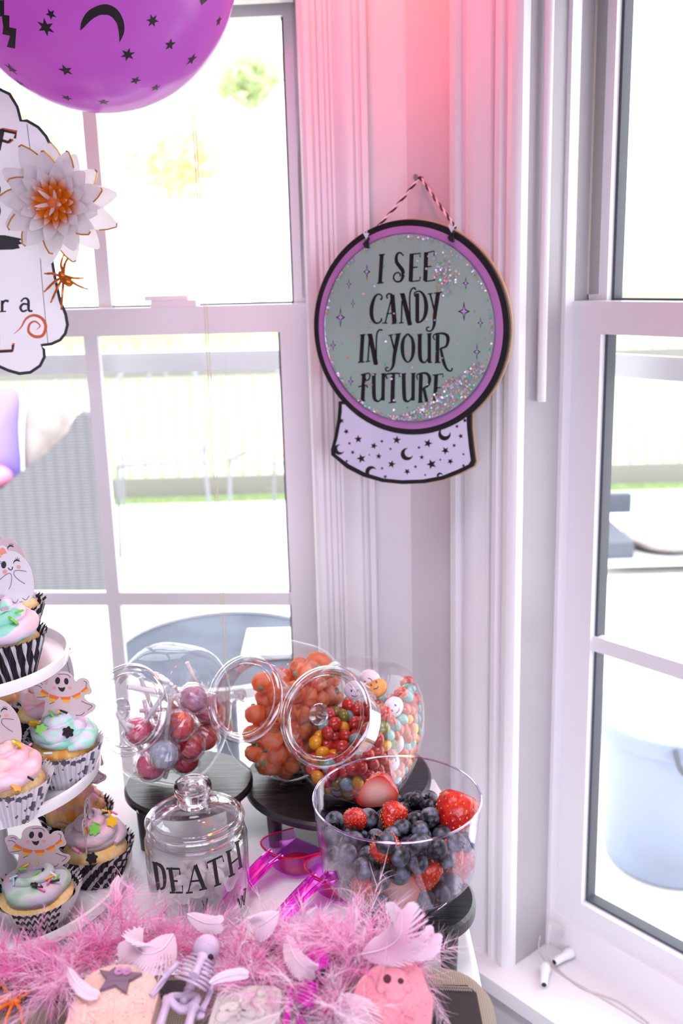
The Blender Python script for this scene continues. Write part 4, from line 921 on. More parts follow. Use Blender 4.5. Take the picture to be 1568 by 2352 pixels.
for s, p in zip(ST, sp):
    zax = -V(s[4]).normalized()
    if s[5]: y_ = -V(s[5]); y_ = (y_ - zax * y_.dot(zax)).normalized()
    else: y_ = zax.orthogonal().normalized()
    M = frame(y_.cross(zax), y_, zax, p) @ Matrix.Scale(s[6] * .95, 4)
    t = thing('strawberry', s[7], 'strawberry', M=M, group='strawberries in the fruit bowl')
    if s[3] == 'w': link('flesh', wm, t); link('seeds', sdm, t)
    else: link('flesh', hm, t); link('cut_face', cfm, t); link('seeds', sdhm, t)
NB = 140; rb_ = RNG.uniform(.0088, .0103, NB)
def binit(N):
    a = RNG.uniform(0, 2 * PI, N); r = np.sqrt(RNG.uniform(0, 1, N)) * (BB - .012); return np.c_[BWC[0] + r * np.cos(a), BWC[1] + r * np.sin(a), BZ + .012 + .16 * (np.arange(N) + .5) / N]
bp_ = pack(NB, rb_, bowl_proj, (0, 0, -1), 170, binit, sp, sr * .96)
def bb_mesh(seed):
    rg = np.random.default_rng(seed); m = MB(); m.ell((0, 0, 0), (.0088, .0088 * rg.uniform(.95, 1), .0079), 20, 14)
    b = m.mesh('skin', 'blueberry', 180); c = MB(); n = 30; v = []; f = []
    for r, z in ((.0016, .0066), (.0027, .0076), (.0032, .0093), (.0028, .0092), (.0020, .0072)):
        for k in range(n):
            a = 2 * PI * k / n; w_ = 1 + .14 * math.cos(5 * a + seed); v.append((r * w_ * math.cos(a), r * w_ * math.sin(a), z + (.0009 * math.cos(5 * a + seed) if z > .009 else 0)))
    for i in range(4):
        for k in range(n): f.append((i * n + k, i * n + (k + 1) % n, (i + 1) * n + (k + 1) % n, (i + 1) * n + k))
    f.append(tuple(range(n))[::-1]); c.add(v, f); return b, c.mesh('crown', 'calyx', 60)
BBM = [bb_mesh(s) for s in range(4)]
for i in range(NB):
    b, c = BBM[i % 4]; M = Matrix.Translation(bp_[i]) @ rndrot() @ Matrix.Scale(rb_[i] / .0086, 4)
    lay_ = 'on top of the fruit in the clear bowl' if bp_[i][2] > BZ + .048 else 'seen through the wall of the clear fruit bowl' if bp_[i][2] > BZ + .022 else 'at the bottom of the clear fruit bowl'
    t = thing('blueberry', 'dusky blueberry ' + lay_, 'blueberry', M=M, group='blueberries ' + lay_); link('skin', b, t); link('crown', c, t)

# ------------------------------------------------------------------ lettered glass jar
jc = Zat(462, 2088, TZ)
gj = thing('lettered_jar', 'clear glass jar with knobbed lid and the black word DEATH', 'jar', (jc[0], jc[1], TZ))
MB().lathe([(0, .0005), (.046, .0005), (.0515, .004), (.0525, .012), (.0532, .050), (.0532, .088), (.0505, .0945), (.0466, .097), (.0462, .103), (.0475, .1045), (.0450, .1045), (.0440, .097), (.0475, .091), (.0505, .083), (.0508, .050), (.050, .013), (.046, .007), (0, .006)], 96).obj('body', 'jar_glass', gj, 40)
lid = MB().lathe([(.0448, .097), (.0448, .105), (.0495, .1052), (.0505, .1065), (.0505, .1105), (.0490, .112), (.040, .1135), (.030, .1165), (.0215, .120), (.0175, .1235), (.0168, .127), (.0172, .132)], 96).obj('lid', 'jar_glass', gj, 40)
for r, z in ((.0505, .1085), (.0448, .1125)): MB().tube([(r * math.cos(a), r * math.sin(a), z) for a in np.linspace(0, 2 * PI, 80, endpoint=False)], .0012, 8, closed=True).obj('lid_ring', 'acrylic_rim', lid)
MB().tube([(.0487 * math.cos(a), .0487 * math.sin(a),   .0965) for a in np.linspace(0, 2 * PI, 80, endpoint=False)], .0022, 8, closed=True).obj('shoulder_ring', 'acrylic_rim', gj)
def glass_mat():
    m, nt, out = newmat('solid_glass'); g = nt.nodes.new('ShaderNodeBsdfGlass'); g.inputs['IOR'].default_value = 1.46; g.inputs['Roughness'].default_value = .0; nt.links.new(g.outputs[0], out.inputs[0])
glass_mat()
MB().lathe([(0, .1235), (.0150, .1245), (.0152, .130), (.0165, .134), (.0192, .139), (.0198, .144), (.0185, .1485), (.012, .152), (.004, .153), (0, .153)], 48).obj('knob', 'solid_glass', lid, 60)
# letters wrapped round the front of the jar
camang = math.atan2(-jc[1], -jc[0])
def jl(x, y, l):          # photo crop coordinates (3.267x, origin 280,1760) -> jar wall
    a = (x - 545) / 372.0; a = math.asin(max(-.98, min(.98, a))); r = .0533 + .0003 * l + .0001
    ang = camang + a + .04; sag = 150 * (1 - math.cos(a)) * -1
    z = .1045 - (y - 715 - (1 - math.cos(a)) * -190) * .000247
    return (r * math.cos(ang), r * math.sin(ang), z)
LT = {
 'D': [([(238, 722), (252, 850)], 26), ([(222, 715), (262, 735)], 8), ([(235, 828), (268, 852)], 8), ([(245, 725), (285, 755), (298, 800), (290, 845), (262, 852)], [8, 18, 24, 18, 8])],
 'E': [([(340, 770), (352, 880)], 26), ([(315, 768), (402, 785), (403, 812)], 9), ([(345, 830), (385, 838)], 8), ([(325, 880), (412, 895), (414, 862)], 9)],
 'A': [([(505, 783), (450, 900)], 9), ([(510, 783), (560, 895)], 26), ([(470, 852), (535, 855)], 8), ([(435, 900), (480, 903)], 8), ([(525, 898), (580, 895)], 8)],
 'T': [([(640, 770), (655, 885)], 26), ([(592, 805), (592, 780), (700, 755), (708, 782)], [9, 9, 9, 9]), ([(630, 890), (680, 882)], 8)],
 'H': [([(745, 735), (762, 845)], 24), ([(815, 690), (835, 808)], 24), ([(755, 795), (825, 760)], 8), ([(727, 740), (770, 728)], 8), ([(738, 852), (785, 838)], 8), ([(798, 696), (835, 682)], 8), ([(812, 815), (845, 800)], 8)],
 'C': [([(290, 985), (268, 958), (248, 975), (245, 1020), (258, 1060), (285, 1080)], [6, 10, 18, 20, 14, 6])],
 'Y': [([(540, 950), (558, 985), (556, 1030)], [8, 12, 14]), ([(578, 942), (558, 985)], 7)],
 'W': [([(800, 955), (815, 1000)], 10), ([(815, 1000), (832, 940)], 6), ([(832, 940), (842, 985)], 12), ([(842, 985), (862, 905)], 6), ([(848, 912), (868, 903)], 6)]}
for k, S in LT.items():
    m = MB()
    for pts, wd in S:
        if len(pts) == 2: pts = [pts[0], ((pts[0][0] + pts[1][0]) / 2, (pts[0][1] + pts[1][1]) / 2), pts[1]]
        ribbon(m, pts, wd, jl, 4 if len(pts) > 4 else 0)
    m.obj('letter_' + k.lower(), 'ink_black', gj, 0)
# twists of clear wrapping inside
pbr('tissue', '#f4f1f6', .6, trans=.4)
rg = np.random.default_rng(3)
for i in range(9):
    a = i * 2.4; r = .030 * math.sqrt((i + .3) / 9); c = (jc[0] + r * math.cos(a), jc[1] + r * math.sin(a), TZ + .022 + .012 * (i % 3))
    m = MB(); m.ell((0, 0, 0), (.011, .009, .008), 14, 10); m.v = [tuple(np.array(p) * (1 + .10 * rg.normal())) for p in m.v]
    for sg in (-1, 1): m.lathe([(.002, sg * .010), (.004, sg * .014), (.009, sg * .020)], 10, Matrix.Rotation(PI / 2, 4, 'Y'), wob=lambda a, i: 1 + .25 * math.sin(5 * a))
    o = m.obj('wrapped_sweet', 'tissue', None, 30, Matrix.Translation(c) @ Matrix.Rotation(a, 4, 'Z') @ Matrix.Rotation(.4, 4, 'X')); tag(o, 'pale twist-wrapped sweet at the bottom of the lettered jar', 'candy', 'wrapped sweets in the lettered jar')

# ------------------------------------------------------------------ pink scoops
clear('scoop_plastic', (.90, .42, .92, 1), .05, .10, .55, 2.0, (1, .45, .95, 1)); pbr('scoop_edge', '#f0124e', .25, coat=.3, trans=.3); clear('scoop_handle', (.93, .25, .85, 1), .05, .16, .6, 1.4, (1, .3, .9, 1))
def scoop(M, label):
    t = thing('candy_scoop', label, 'scoop', M=M, group='transparent pink scoops')
    W, L, H = .034, .072, .030                         # half width, length, depth; handle leaves towards -x
    rim = catmull([(L, W * 1.05, .012), (L * .5, W * 1.0, H * .8), (.010, W * .86, H), (0, W * .5, H), (-.002, 0, H), (0, -W * .5, H), (.010, -W * .86, H), (L * .5, -W, H * .8), (L, -W * 1.05, .012)], 5)
    bot = catmull([(L, W * .92, .0), (L * .5, W * .85, 0), (.018, W * .66, 0), (.012, W * .4, 0), (.010, 0, 0), (.012, -W * .4, 0), (.018, -W * .66, 0), (L * .5, -W * .85, 0), (L, -W * .92, 0)], 5)
    n = len(rim); m = MB(); m.add(rim + bot, [(i, i + 1, n + i + 1, n + i) for i in range(n - 1)]); m.obj('bowl', 'scoop_plastic', t, 60)
    m = MB(); m.add([(p[0], p[1], z) for z in (0, .0012) for p in bot], [tuple(range(n)), tuple(range(n, 2 * n))]); m.obj('bowl_floor', 'scoop_plastic', t, 0)
    MB().tube(rim, .0010, 6).obj('rim', 'scoop_edge', t)
    for s in (-1, 1): MB().tube(catmull([(.002, s * .008, H - .001), (-.02, s * .0075, H - .003), (-.055, s * .007, H - .012), (-.085, s * .0065, H - .022)], 4), .0026, 8).obj('handle_rail', 'scoop_handle', t)
    m = MB(); m.box((-.088, -.008, H - .024), (-.002, .008, H - .0225)); m.v = [(x, y, z + (x + .088) / .088 * .021) for x, y, z in m.v]; m.obj('handle', 'scoop_handle', t, 0)
    MB().lathe([(.006, 0), (.019, 0), (.020, -.0025), (.019, -.003)], 24, Matrix.Translation((.035, 0, .0008))).obj('base_ring', 'scoop_edge', t, 0)
    return t
def lay(px, py, z, yaw, pitch=0.): p = Zat(px, py, z); return Matrix.Translation(V(p)) @ Matrix.Rotation(yaw, 4, 'Z') @ Matrix.Rotation(pitch, 4, 'Y')
scoop(lay(634, 2015, TZ + .0045, math.radians(52)), 'transparent pink scoop beside the lettered jar')
scoop(lay(735, 2072, TZ + .0045, math.radians(50)), 'transparent pink scoop partly behind the fruit bowl')
# ================================================================== crystal-ball sign across the corner
pbr('sign_black', '#17161a', .45); pbr('sign_pink', '#bf7fbd', .4, col2='#b877b6', nscale=20); pbr('sign_green', '#a2bdb0', .35, col2='#98b4a7', nscale=8); pbr('sign_lilac', '#dcd8f0', .45, col2='#e4e0f4', nscale=9); pbr('wood_edge', '#d9b48f', .6); pbr('spark_lilac', '#c3a9dd', .4)
SY = math.radians(-27.5)
SN = np.array([math.sin(SY), -math.cos(SY), 0]); SX = np.array([math.cos(SY), math.sin(SY), 0]); SC0 = None
for td in np.arange(1.34, 1.15, -.002):                 # hang it just clear of the two window casings
    SC0 = dep(945, 752, td); pts = [W1(s_, .027, SC0[2]) for s_ in np.linspace(0.05, .14, 6)] + [W2(s_, .027, SC0[2]) for s_ in np.linspace(.104, .21, 8)]
    if max((np.array(p) - SC0) @ SN for p in pts if abs((np.array(p) - SC0) @ SX) < .150) < -.0085: break
SGM = frame(SX, np.array([0, 0, 1.]), SN, SC0)       # local x right, y up, z out of the face
def s2(px, py):
    p = onplane(px, py, SC0, SN) - SC0; return float(p @ SX), float(p[2])
def sc(x, y): return s2(700 + x / 3.136, 380 + y / 3.136)   # crop pixels -> sign plane
sg = thing('crystal_ball_sign', 'pink crystal ball sign reading I SEE CANDY IN YOUR FUTURE', 'sign', M=SGM)
def sgl(z0, z1): return lambda x, y, l: (x, y, z0 + (z1 - z0) * l)
def sgc(z0, z1):
    def f(x, y, l): a = sc(x, y); return (a[0], a[1], z0 + (z1 - z0) * l)
    return f
e = [s2(*q) for q in ((727, 752), (1165, 752), (948, 498), (948, 1003))]
RC = ((e[1][0] - e[0][0]) / 2 + (e[2][1] - e[3][1]) / 2) / 2; cx, cy = (e[0][0] + e[1][0]) / 2, (e[2][1] + e[3][1]) / 2
base_o = [(245, 1700), (245, 1730), (236, 1830), (215, 1950), (190, 2045), (192, 2085), (300, 2178), (420, 2240), (560, 2280), (700, 2294), (860, 2288), (1000, 2262), (1120, 2215), (1212, 2168), (1226, 2135), (1212, 2030), (1198, 1900), (1196, 1770), (1196, 1700)]
base_i = [(270, 1720), (270, 1770), (260, 1850), (240, 1960), (216, 2045), (225, 2078), (320, 2150), (440, 2213), (570, 2252), (700, 2265), (850, 2260), (990, 2234), (1100, 2190), (1180, 2152), (1196, 2125), (1182, 2020), (1168, 1880), (1165, 1790), (1165, 1720)]
m = MB(); plate(m, base_o, sgc(-.0042, .0012)); m.obj('stand_board', 'sign_black', sg, 0)
m = MB(); plate(m, [(x + 9, y + 6) for x, y in base_o], sgc(-.0072, -.0042)); plate(m, ellipse(cx + .001, cy, RC + .0012, RC + .0012, n=96), sgl(-.0072, -.0042)); m.obj('wooden_back', 'wood_edge', sg, 0)
m = MB(); plate(m, base_i, sgc(.0012, .0016)); m.obj('stand_face', 'sign_lilac', sg, 0)
m = MB()
for x, y, r in ((267, 1838, 22), (302, 1915, 22), (388, 1970, 30), (325, 2000, 13), (500, 2018, 26), (558, 1985, 14), (620, 2040, 12), (665, 1976, 32), (348, 2065, 17), (410, 2110, 35), (468, 2083, 8), (535, 2093, 23), (628, 2150, 30), (560, 2180, 13), (740, 2203, 25), (800, 2168, 14), (845, 2100, 19), (915, 2150, 38), (870, 2227, 10), (825, 2030, 14), (890, 2000, 33), (978, 2118, 10), (1015, 2052, 30), (1078, 2015, 16), (1050, 2130, 24), (1098, 1878, 15), (1125, 1948, 20), (1145, 2078, 11), (1155, 1835, 18), (305, 2128, 13), (582, 2240, 16), (1145, 2160, 14)):
    plate(m, star(x, y, r, 5, .42, (x * 7 % 13) * .1), sgc(.0016, .0018))
for x, y, r, a in ((250, 2045, 38, -.5), (738, 2078, 45, -.6), (1008, 1935, 45, -1.2), (480, 2205, 42, .4), (975, 2232, 22, .8)): plate(m, moon(x, y, r, a), sgc(.0016, .0018))
m.obj('printed_stars', 'sign_black', sg, 0)
def disc(name, r, z0, z1, mat, parent=sg):
    m = MB(); plate(m, ellipse(cx, cy, r, r, n=96), sgl(z0, z1)); return m.obj(name, mat, parent, 30)
disc('ball_border', RC, -.0042, .0022, 'sign_black'); disc('ball_ring', RC * .945, .0022, .0028, 'sign_pink'); wnd = disc('ball_window', RC * .872, .0028, .0046, 'sign_green')
MB().lathe([(RC * .866, .0046), (RC * .872, .0052), (RC * .880, .0050), (RC * .884, .0028)], 96, Matrix.Translation((cx, cy, 0))).obj('window_bezel', 'bowl_edge', sg, 60)
SGT = {
 'letter_i': [([(565, 645), (552, 845)], 22), ([(545, 645), (587, 640)], 8), ([(531, 848), (577, 843)], 8)],
 'letter_s': [([(722, 650), (698, 628), (674, 642), (670, 690), (692, 725), (715, 758), (716, 800), (698, 832), (668, 835), (650, 812), (657, 782), (682, 770), (698, 785), (694, 800)], [7, 9, 14, 20, 22, 22, 18, 12, 9, 9, 8, 8, 8, 7])],
 'letter_e': [([(780, 635), (772, 835)], 24), ([(770, 640), (842, 632), (840, 660)], 7), ([(780, 735), (822, 731)], 7), ([(770, 836), (836, 828), (842, 800)], 7)],
 'letter_e_second': [([(884, 625), (877, 830)], 24), ([(874, 632), (942, 616), (940, 650)], 7), ([(880, 730), (922, 726)], 7), ([(875, 835), (946, 825), (948, 800)], 7)],
 'letter_c': [([(556, 968), (567, 945), (545, 926), (516, 945), (494, 1010), (491, 1075), (507, 1120), (532, 1135), (560, 1118), (562, 1098)], [12, 8, 9, 14, 22, 22, 16, 10, 9, 8])],
 'letter_a': [([(590, 1130), (640, 930)], 8), ([(640, 930), (657, 1135)], 26), ([(640, 930), (616, 922), (600, 938), (606, 958)], 9), ([(598, 1068), (650, 1062)], 7), ([(568, 1133), (606, 1133)], 7), ([(635, 1138), (678, 1133)], 7)],
 'letter_n': [([(712, 925), (705, 1130)], 9), ([(714, 925), (768, 1148)], 26), ([(770, 1150), (765, 960), (775, 898), (798, 880), (808, 896)], [8, 9, 9, 9, 10]), ([(694, 925), (727, 922)], 7), ([(688, 1133), (722, 1130)], 7)],
 'letter_d': [([(820, 920), (820, 1125)], 22), ([(806, 945), (800, 918), (838, 905), (872, 945), (884, 1020), (872, 1088), (842, 1125), (812, 1130)], [8, 8, 10, 18, 24, 18, 10, 8])],
 'letter_y': [([(912, 922), (945, 1055)], 10), ([(970, 915), (946, 1075), (940, 1150), (920, 1188), (890, 1188), (888, 1166), (906, 1164)], [24, 22, 16, 9, 8, 8, 8]), ([(940, 919), (997, 912)], 7), ([(895, 925), (930, 920)], 7)],
 'letter_i_second': [([(427, 1220), (416, 1410)], 22), ([(408, 1221), (447, 1215)], 8), ([(394, 1416), (440, 1411)], 8)],
 'letter_n_second': [([(478, 1215), (465, 1405)], 9), ([(480, 1215), (523, 1432)], 26), ([(525, 1435), (527, 1235), (544, 1186), (570, 1184)], [8, 9, 9, 8]), ([(458, 1216), (492, 1213)], 7), ([(448, 1411), (482, 1407)], 7)],
 'letter_y_second': [([(628, 1222), (660, 1345)], 10), ([(684, 1212), (657, 1355), (646, 1438), (622, 1474), (596, 1476), (594, 1456), (612, 1452)], [24, 22, 16, 9, 8, 8, 8]), ([(656, 1216), (702, 1208)], 7), ([(610, 1223), (646, 1217)], 7)],
 'letter_o': [([(752, 1210), (722, 1245), (712, 1310), (722, 1380), (752, 1414), (782, 1380), (792, 1310), (782, 1245), (752, 1210)], [9, 16, 22, 16, 9, 16, 22, 16, 9])],
 'letter_u': [([(838, 1216), (839, 1370), (856, 1412), (880, 1412), (902, 1378)], [22, 22, 14, 8, 8]), ([(906, 1210), (906, 1415)], 20), ([(820, 1218), (857, 1213)], 7), ([(890, 1213), (924, 1209)], 7), ([(900, 1418), (926, 1414)], 7)],
 'letter_r': [([(966, 1215), (963, 1415)], 22), ([(945, 1255), (934, 1228), (958, 1210), (1015, 1210), (1040, 1240), (1028, 1298), (985, 1315)], [7, 8, 9, 14, 20, 14, 8]), ([(988, 1315), (1010, 1415), (1036, 1468), (1064, 1476), (1070, 1455)], [14, 18, 12, 8, 8]), ([(945, 1418), (986, 1415)], 7)],
 'letter_f': [([(437, 1500), (426, 1690)], 22), ([(414, 1506), (474, 1495), (474, 1535), (452, 1546), (446, 1530)], 8), ([(396, 1592), (430, 1582), (454, 1580), (462, 1598)], 8), ([(400, 1696), (447, 1690)], 7)],
 'letter_u_second': [([(507, 1500), (509, 1655), (526, 1692), (550, 1690), (573, 1652)], [22, 22, 14, 8, 8]), ([(576, 1497), (573, 1690)], 20), ([(490, 1502), (525, 1498)], 7), ([(560, 1500), (592, 1496)], 7)],
 'letter_t': [([(646, 1500), (641, 1702)], 24), ([(604, 1534), (594, 1508), (616, 1497), (690, 1496), (692, 1520)], 9), ([(614, 1706), (668, 1701)], 7)],
 'letter_u_third': [([(722, 1498), (726, 1660), (742, 1694), (765, 1690), (787, 1658)], [22, 22, 14, 8, 8]), ([(791, 1495), (789, 1690)], 20), ([(706, 1500), (740, 1496)], 7), ([(775, 1497), (808, 1494)], 7)],
 'letter_r_second': [([(846, 1500), (841, 1700)], 22), ([(822, 1540), (816, 1510), (842, 1495), (886, 1495), (908, 1530), (898, 1580), (862, 1600)], [7, 8, 9, 14, 20, 14, 8]), ([(866, 1600), (888, 1700)], 18), ([(824, 1704), (862, 1700)], 7)],
 'letter_e_third': [([(956, 1503), (946, 1690)], 22), ([(930, 1508), (1005, 1498), (1003, 1522)], 7), ([(950, 1600), (988, 1596)], 7), ([(940, 1694), (996, 1684)], 7)]}
for k, S in SGT.items():
    m = MB()
    for pts, wd in S: ribbon(m, pts, [q * 1.22 for q in wd] if hasattr(wd, '__len__') else wd * 1.22, sgc(.0046, .0049), 5 if len(pts) > 3 else 0)
    m.obj(k, 'sign_black', sg, 0)
def spark(x, y, w, h): return [(x, y - h), (x + w * .22, y - h * .22), (x + w, y), (x + w * .22, y + h * .22), (x, y + h), (x - w * .22, y + h * .22), (x - w, y), (x - w * .22, y - h * .22)]
for x, y, h, w in ((458, 765, 58, 26), (328, 853, 40, 18), (358, 993, 34, 16), (268, 1093, 74, 34), (215, 1293, 40, 22), (342, 1552, 38, 22), (1168, 847, 46, 22), (1155, 1050, 72, 44), (1273, 1132, 42, 21), (1248, 1340, 60, 26), (1075, 1545, 32, 15)):
    m = MB(); plate(m, spark(x, y, w, h), sgc(.0046, .00485)); o = m.obj('sparkle', 'sign_black', sg, 0)
    m = MB(); plate(m, spark(x, y, w * .6, h * .6), sgc(.00485, .0050)); m.obj('sparkle_fill', 'spark_lilac', o, 0)
# loose holographic glitter behind the window
def glit():
    m, nt, out = newmat('glitter'); b = nt.nodes.new('ShaderNodeBsdfPrincipled'); b.inputs['Roughness'].default_value = .3; b.inputs['Metallic'].default_value = .35
    at = nt.nodes.new('ShaderNodeAttribute'); at.attribute_name = 'tone'; r = nt.nodes.new('ShaderNodeValToRGB'); r.color_ramp.interpolation = 'CONSTANT'
    cl = ['#e6d8ea', '#cbb6d6', '#f0b9a4', '#b9a6d2', '#58d6a0', '#e9e2ee', '#e6a86e', '#9fd8dc', '#b79cc4', '#f3eef6']
    while len(r.color_ramp.elements) < len(cl): r.color_ramp.elements.new(.5)
    for i, c in enumerate(cl): r.color_ramp.elements[i].position = i / len(cl); r.color_ramp.elements[i].color = lin(c)
    nt.links.new(at.outputs['Fac'], r.inputs[0]); nt.links.new(r.outputs[0], b.inputs['Base Color']); nt.links.new(b.outputs[0], out.inputs[0])
glit(); rg = np.random.default_rng(12); m = MB(); tone = []; P = []
def gl(n, f): 
    for _ in range(n): P.append(f())
def arc(a0, a1, q0, q1, pw=1.):
    def f():
        a = math.radians(rg.uniform(a0, a1)); q = RC * .86 * (q1 - (q1 - q0) * rg.uniform() ** pw); return (cx + q * math.cos(a), cy + q * math.sin(a))
    return f
def heap():
    while True:
        a = math.radians(rg.uniform(-102, -22)); t = 1 - abs((math.degrees(a) + 52) / 52); q = RC * .86 * (1 - rg.uniform() * .30 * max(.12, t)); return (cx + q * math.cos(a), cy + q * math.sin(a))
gl(620, heap); gl(70, arc(-160, -95, .97, 1.0)); gl(90, arc(60, 215, .975, 1.0)); gl(40, arc(-20, 60, .97, 1.0))
def blob():
    a = rg.normal(size=2); p = sc(1010 + a[0] * 50 + a[1] * 18, 790 + a[1] * 62 - a[0] * 5); return p
gl(110, blob)
def sprin(): a = rg.uniform(0, 2 * PI); q = RC * .8 * math.sqrt(rg.uniform()); return (cx + q * math.cos(a), cy + q * math.sin(a))
gl(60, sprin)
for x, y in P:
    r = rg.uniform(.0010, .0017); n = V((rg.normal() * .35, rg.normal() * .35, 1)).normalized(); a = n.orthogonal().normalized(); b = n.cross(a); z = .0054 + rg.uniform(0, .0012)
    m.add([V((x, y, z)) + (a * math.cos(k * PI / 3) + b * math.sin(k * PI / 3)) * r for k in range(6)], [tuple(range(6))]); tone += [rg.uniform()] * 6
me = m.mesh('glitter', 'glitter', 0, recalc=False); at = me.attributes.new('tone', 'FLOAT', 'POINT'); at.data.foreach_set('value', np.array(tone, np.float32)); o = link('glitter', me, sg); o['kind'] = 'stuff'
# twisted cord to a nail on the wall
NAIL = onplane(966, 407, W2(0, .004, 0), N2); INV = SGM.inverted()
pbr('cord_white', '#efe6ee', .7); pbr('steel', '#b9b4b8', .35, metal=.8)
for kk, (hx, hy) in enumerate(((846, 553), (1041, 538))):
    h = s2(hx, hy); A = INV @ V(NAIL); B = V((h[0], h[1], .004)); back = V((h[0] * .93, h[1] + .012, -.009)); path = [A + V((0, 0, .003)), A.lerp(back, .5) + V((0, -.001, 0)), back, V((h[0] * .97, h[1] + .006, -.010))]
    path = catmull(path, 14); n = len(path)
    for ph, mt in ((0, 'sign_black'), (PI, 'cord_white')):
        pts = []
        for i, p in enumerate(path):
            a = ph + i * 1.15; pts.append(V(p) + V((math.cos(a) * .0011, 0, math.sin(a) * .0011)))
        MB().tube(pts, .0014, 6).obj('cord_strand', mt, sg)
    MB().tube(catmull([(h[0], h[1], -.008), (h[0], h[1] + .003, .002), (h[0] + .003, h[1] + .002, .0065), (h[0] - .003, h[1] - .004, .0065), (h[0] + .002, h[1] - .008, .006), (h[0], h[1], .004)], 5), .0017, 8).obj('cord_knot', 'sign_black', sg)
    m = MB()
    for k in range(7): m.tube([(h[0], h[1] + .002, .0055), (h[0] + (k - 3) * .0012, h[1] + .010 + .002 * math.sin(k * 2), .007)], .0007, 5)
    m.obj('cord_tassel', 'cord_white', sg)
t = MB().lathe([(0, 0), (.004, 0), (.004, .0012), (.0012, .0016), (.0012, .014), (0, .014)], 14, frame(D2, np.cross(-N2, D2), -N2, V(NAIL) + V(N2) * .010)).obj('nail', 'steel'); tag(t, 'small nail on the right-hand wall holding the crystal ball sign', 'nail')

# ================================================================== balloon
def balloon_mat():
    m, nt, out = newmat('balloon_rubber'); b = nt.nodes.new('ShaderNodeBsdfPrincipled'); b.inputs['Base Color'].default_value = lin('#c285e8'); b.inputs['Roughness'].default_value = .22; b.inputs['Specular IOR Level'].default_value = .6
    t = nt.nodes.new('ShaderNodeBsdfTranslucent'); t.inputs[0].default_value = lin('#e39af5'); mx = nt.nodes.new('ShaderNodeMixShader'); mx.inputs[0].default_value = .55
    nt.links.new(b.outputs[0], mx.inputs[1]); nt.links.new(t.outputs[0], mx.inputs[2]); nt.links.new(mx.outputs[0], out.inputs[0])
balloon_mat(); BD = 1.04; BC = dep(214, -94, BD); BRAD = 334 * BD / FPX * .985
bl = thing('balloon', 'round purple balloon printed with black stars and a crescent moon', 'balloon', BC)
MB().ell((0, 0, 0), BRAD, 64, 40).obj('skin', 'balloon_rubber', bl, 180)
MB().lathe([(.004, BRAD - .003), (.006, BRAD + .006), (.009, BRAD + .014), (.005, BRAD + .010)], 20).obj('knot', 'balloon_rubber', bl)
def onball(px, py, lift=.0004):
    d = ray(px, py); d = d / np.linalg.norm(d); oc_ = CAMP - BC; b = d @ oc_; q = b * b - (oc_ @ oc_ - BRAD ** 2); t = -b - math.sqrt(max(q, 0)); p = CAMP + d * t - BC; return p / np.linalg.norm(p) * (BRAD + lift)
def print_on(name, poly):
    """black print lying on the rubber: poly given in the tangent plane"""
    P = [onball(*p) for p in poly]; n = len(P); c = np.mean(P, 0); c = c / np.linalg.norm(c) * (BRAD + .0004); m = MB(); m.add([c] + P, [(0, 1 + i, 1 + (i + 1) % n) for i in range(n)]); return m.obj(name, 'ink_black', bl, 0)
def star_on(px, py, r, n, rot):
    c = onball(px, py); nr = c / np.linalg.norm(c); a = np.cross(nr, [0, 0, 1.]); a /= np.linalg.norm(a); b = np.cross(a, nr); P = []
    for x, y in star(0, 0, r * BD / FPX, n, .42, rot): p = c + a * x + b * y; P.append(p / np.linalg.norm(p) * (BRAD + .0004))
    m = MB(); N = len(P); m.add([c] + P, [(0, 1 + i, 1 + (i + 1) % N) for i in range(N)]); m.obj('printed_star', 'ink_black', bl, 0)
for x, y, r, n, ro in ((117, 32, 12, 5, .3), (105, 62, 20, 6, .2), (350, 47, 15, 6, .5), (390, 102, 15, 5, .4), (293, 125, 17, 6, .1), (151, 161, 17, 5, .6), (26, 158, 20, 5, .2), (440, 136, 18, 5, .3), (311, 184, 14, 5, .8), (46, 190, 16, 5, .2), (153, 224, 15, 5, .5), (357, 201, 14, 5, .1), (502, 48, 14, 5, .2), (238, 234, 15, 5, .7), (-30, 90, 16, 5, .2), (60, -40, 18, 6, .2), (230, -60, 18, 5, .3), (420, -30, 16, 5, .6)): star_on(x, y, r, n, ro)
cr = [(368, 140), (375, 95), (410, 45), (480, 18), (535, 40), (565, 90), (570, 145), (548, 195), (545, 150), (535, 105), (505, 72), (460, 68), (420, 90), (385, 125)]
outer = [(x / 2, y / 2) for x, y in cr[:8]]; inner = [(x / 2, y / 2) for x, y in cr[7:][::1]] + [(cr[0][0] / 2, cr[0][1] / 2)]
m = MB(); A = [onball(*p) for p in catmull(outer, 4)]; n = len(A); inn = catmull(inner[::-1], 5); inn = [inn[int(round(i * (len(inn) - 1) / (n - 1)))] for i in range(n)]; B2 = [onball(*p) for p in inn]
m.add(A + B2, [(i, i + 1, n + i + 1, n + i) for i in range(n - 1)]); m.obj('printed_moon', 'ink_black', bl, 0)
zz = [([(-8, 0), (10, 0), (10, 35), (-8, 40)]), ([(4, 33), (22, 35), (22, 64), (8, 62)]), ([(8, 60), (38, 65), (26, 82), (6, 78)]), ([(24, 66), (38, 65), (35, 111), (16, 107), (24, 80)]), ([(462, 12), (480, -4), (470, -14), (458, -2)])]
for q in zz: print_on('printed_bolt', q)
MB().tube(catmull([V(BC) + V((0, 0, BRAD + .012)), V(BC) + V((.004, 0, BRAD + .2)), V(BC) + V((0, .02, CEIL - BC[2] - .002))], 4), .0009, 6).obj('balloon_ribbon', 'cord_white', **{'label': 'thin white ribbon holding the purple balloon up to the ceiling', 'category': 'ribbon'})

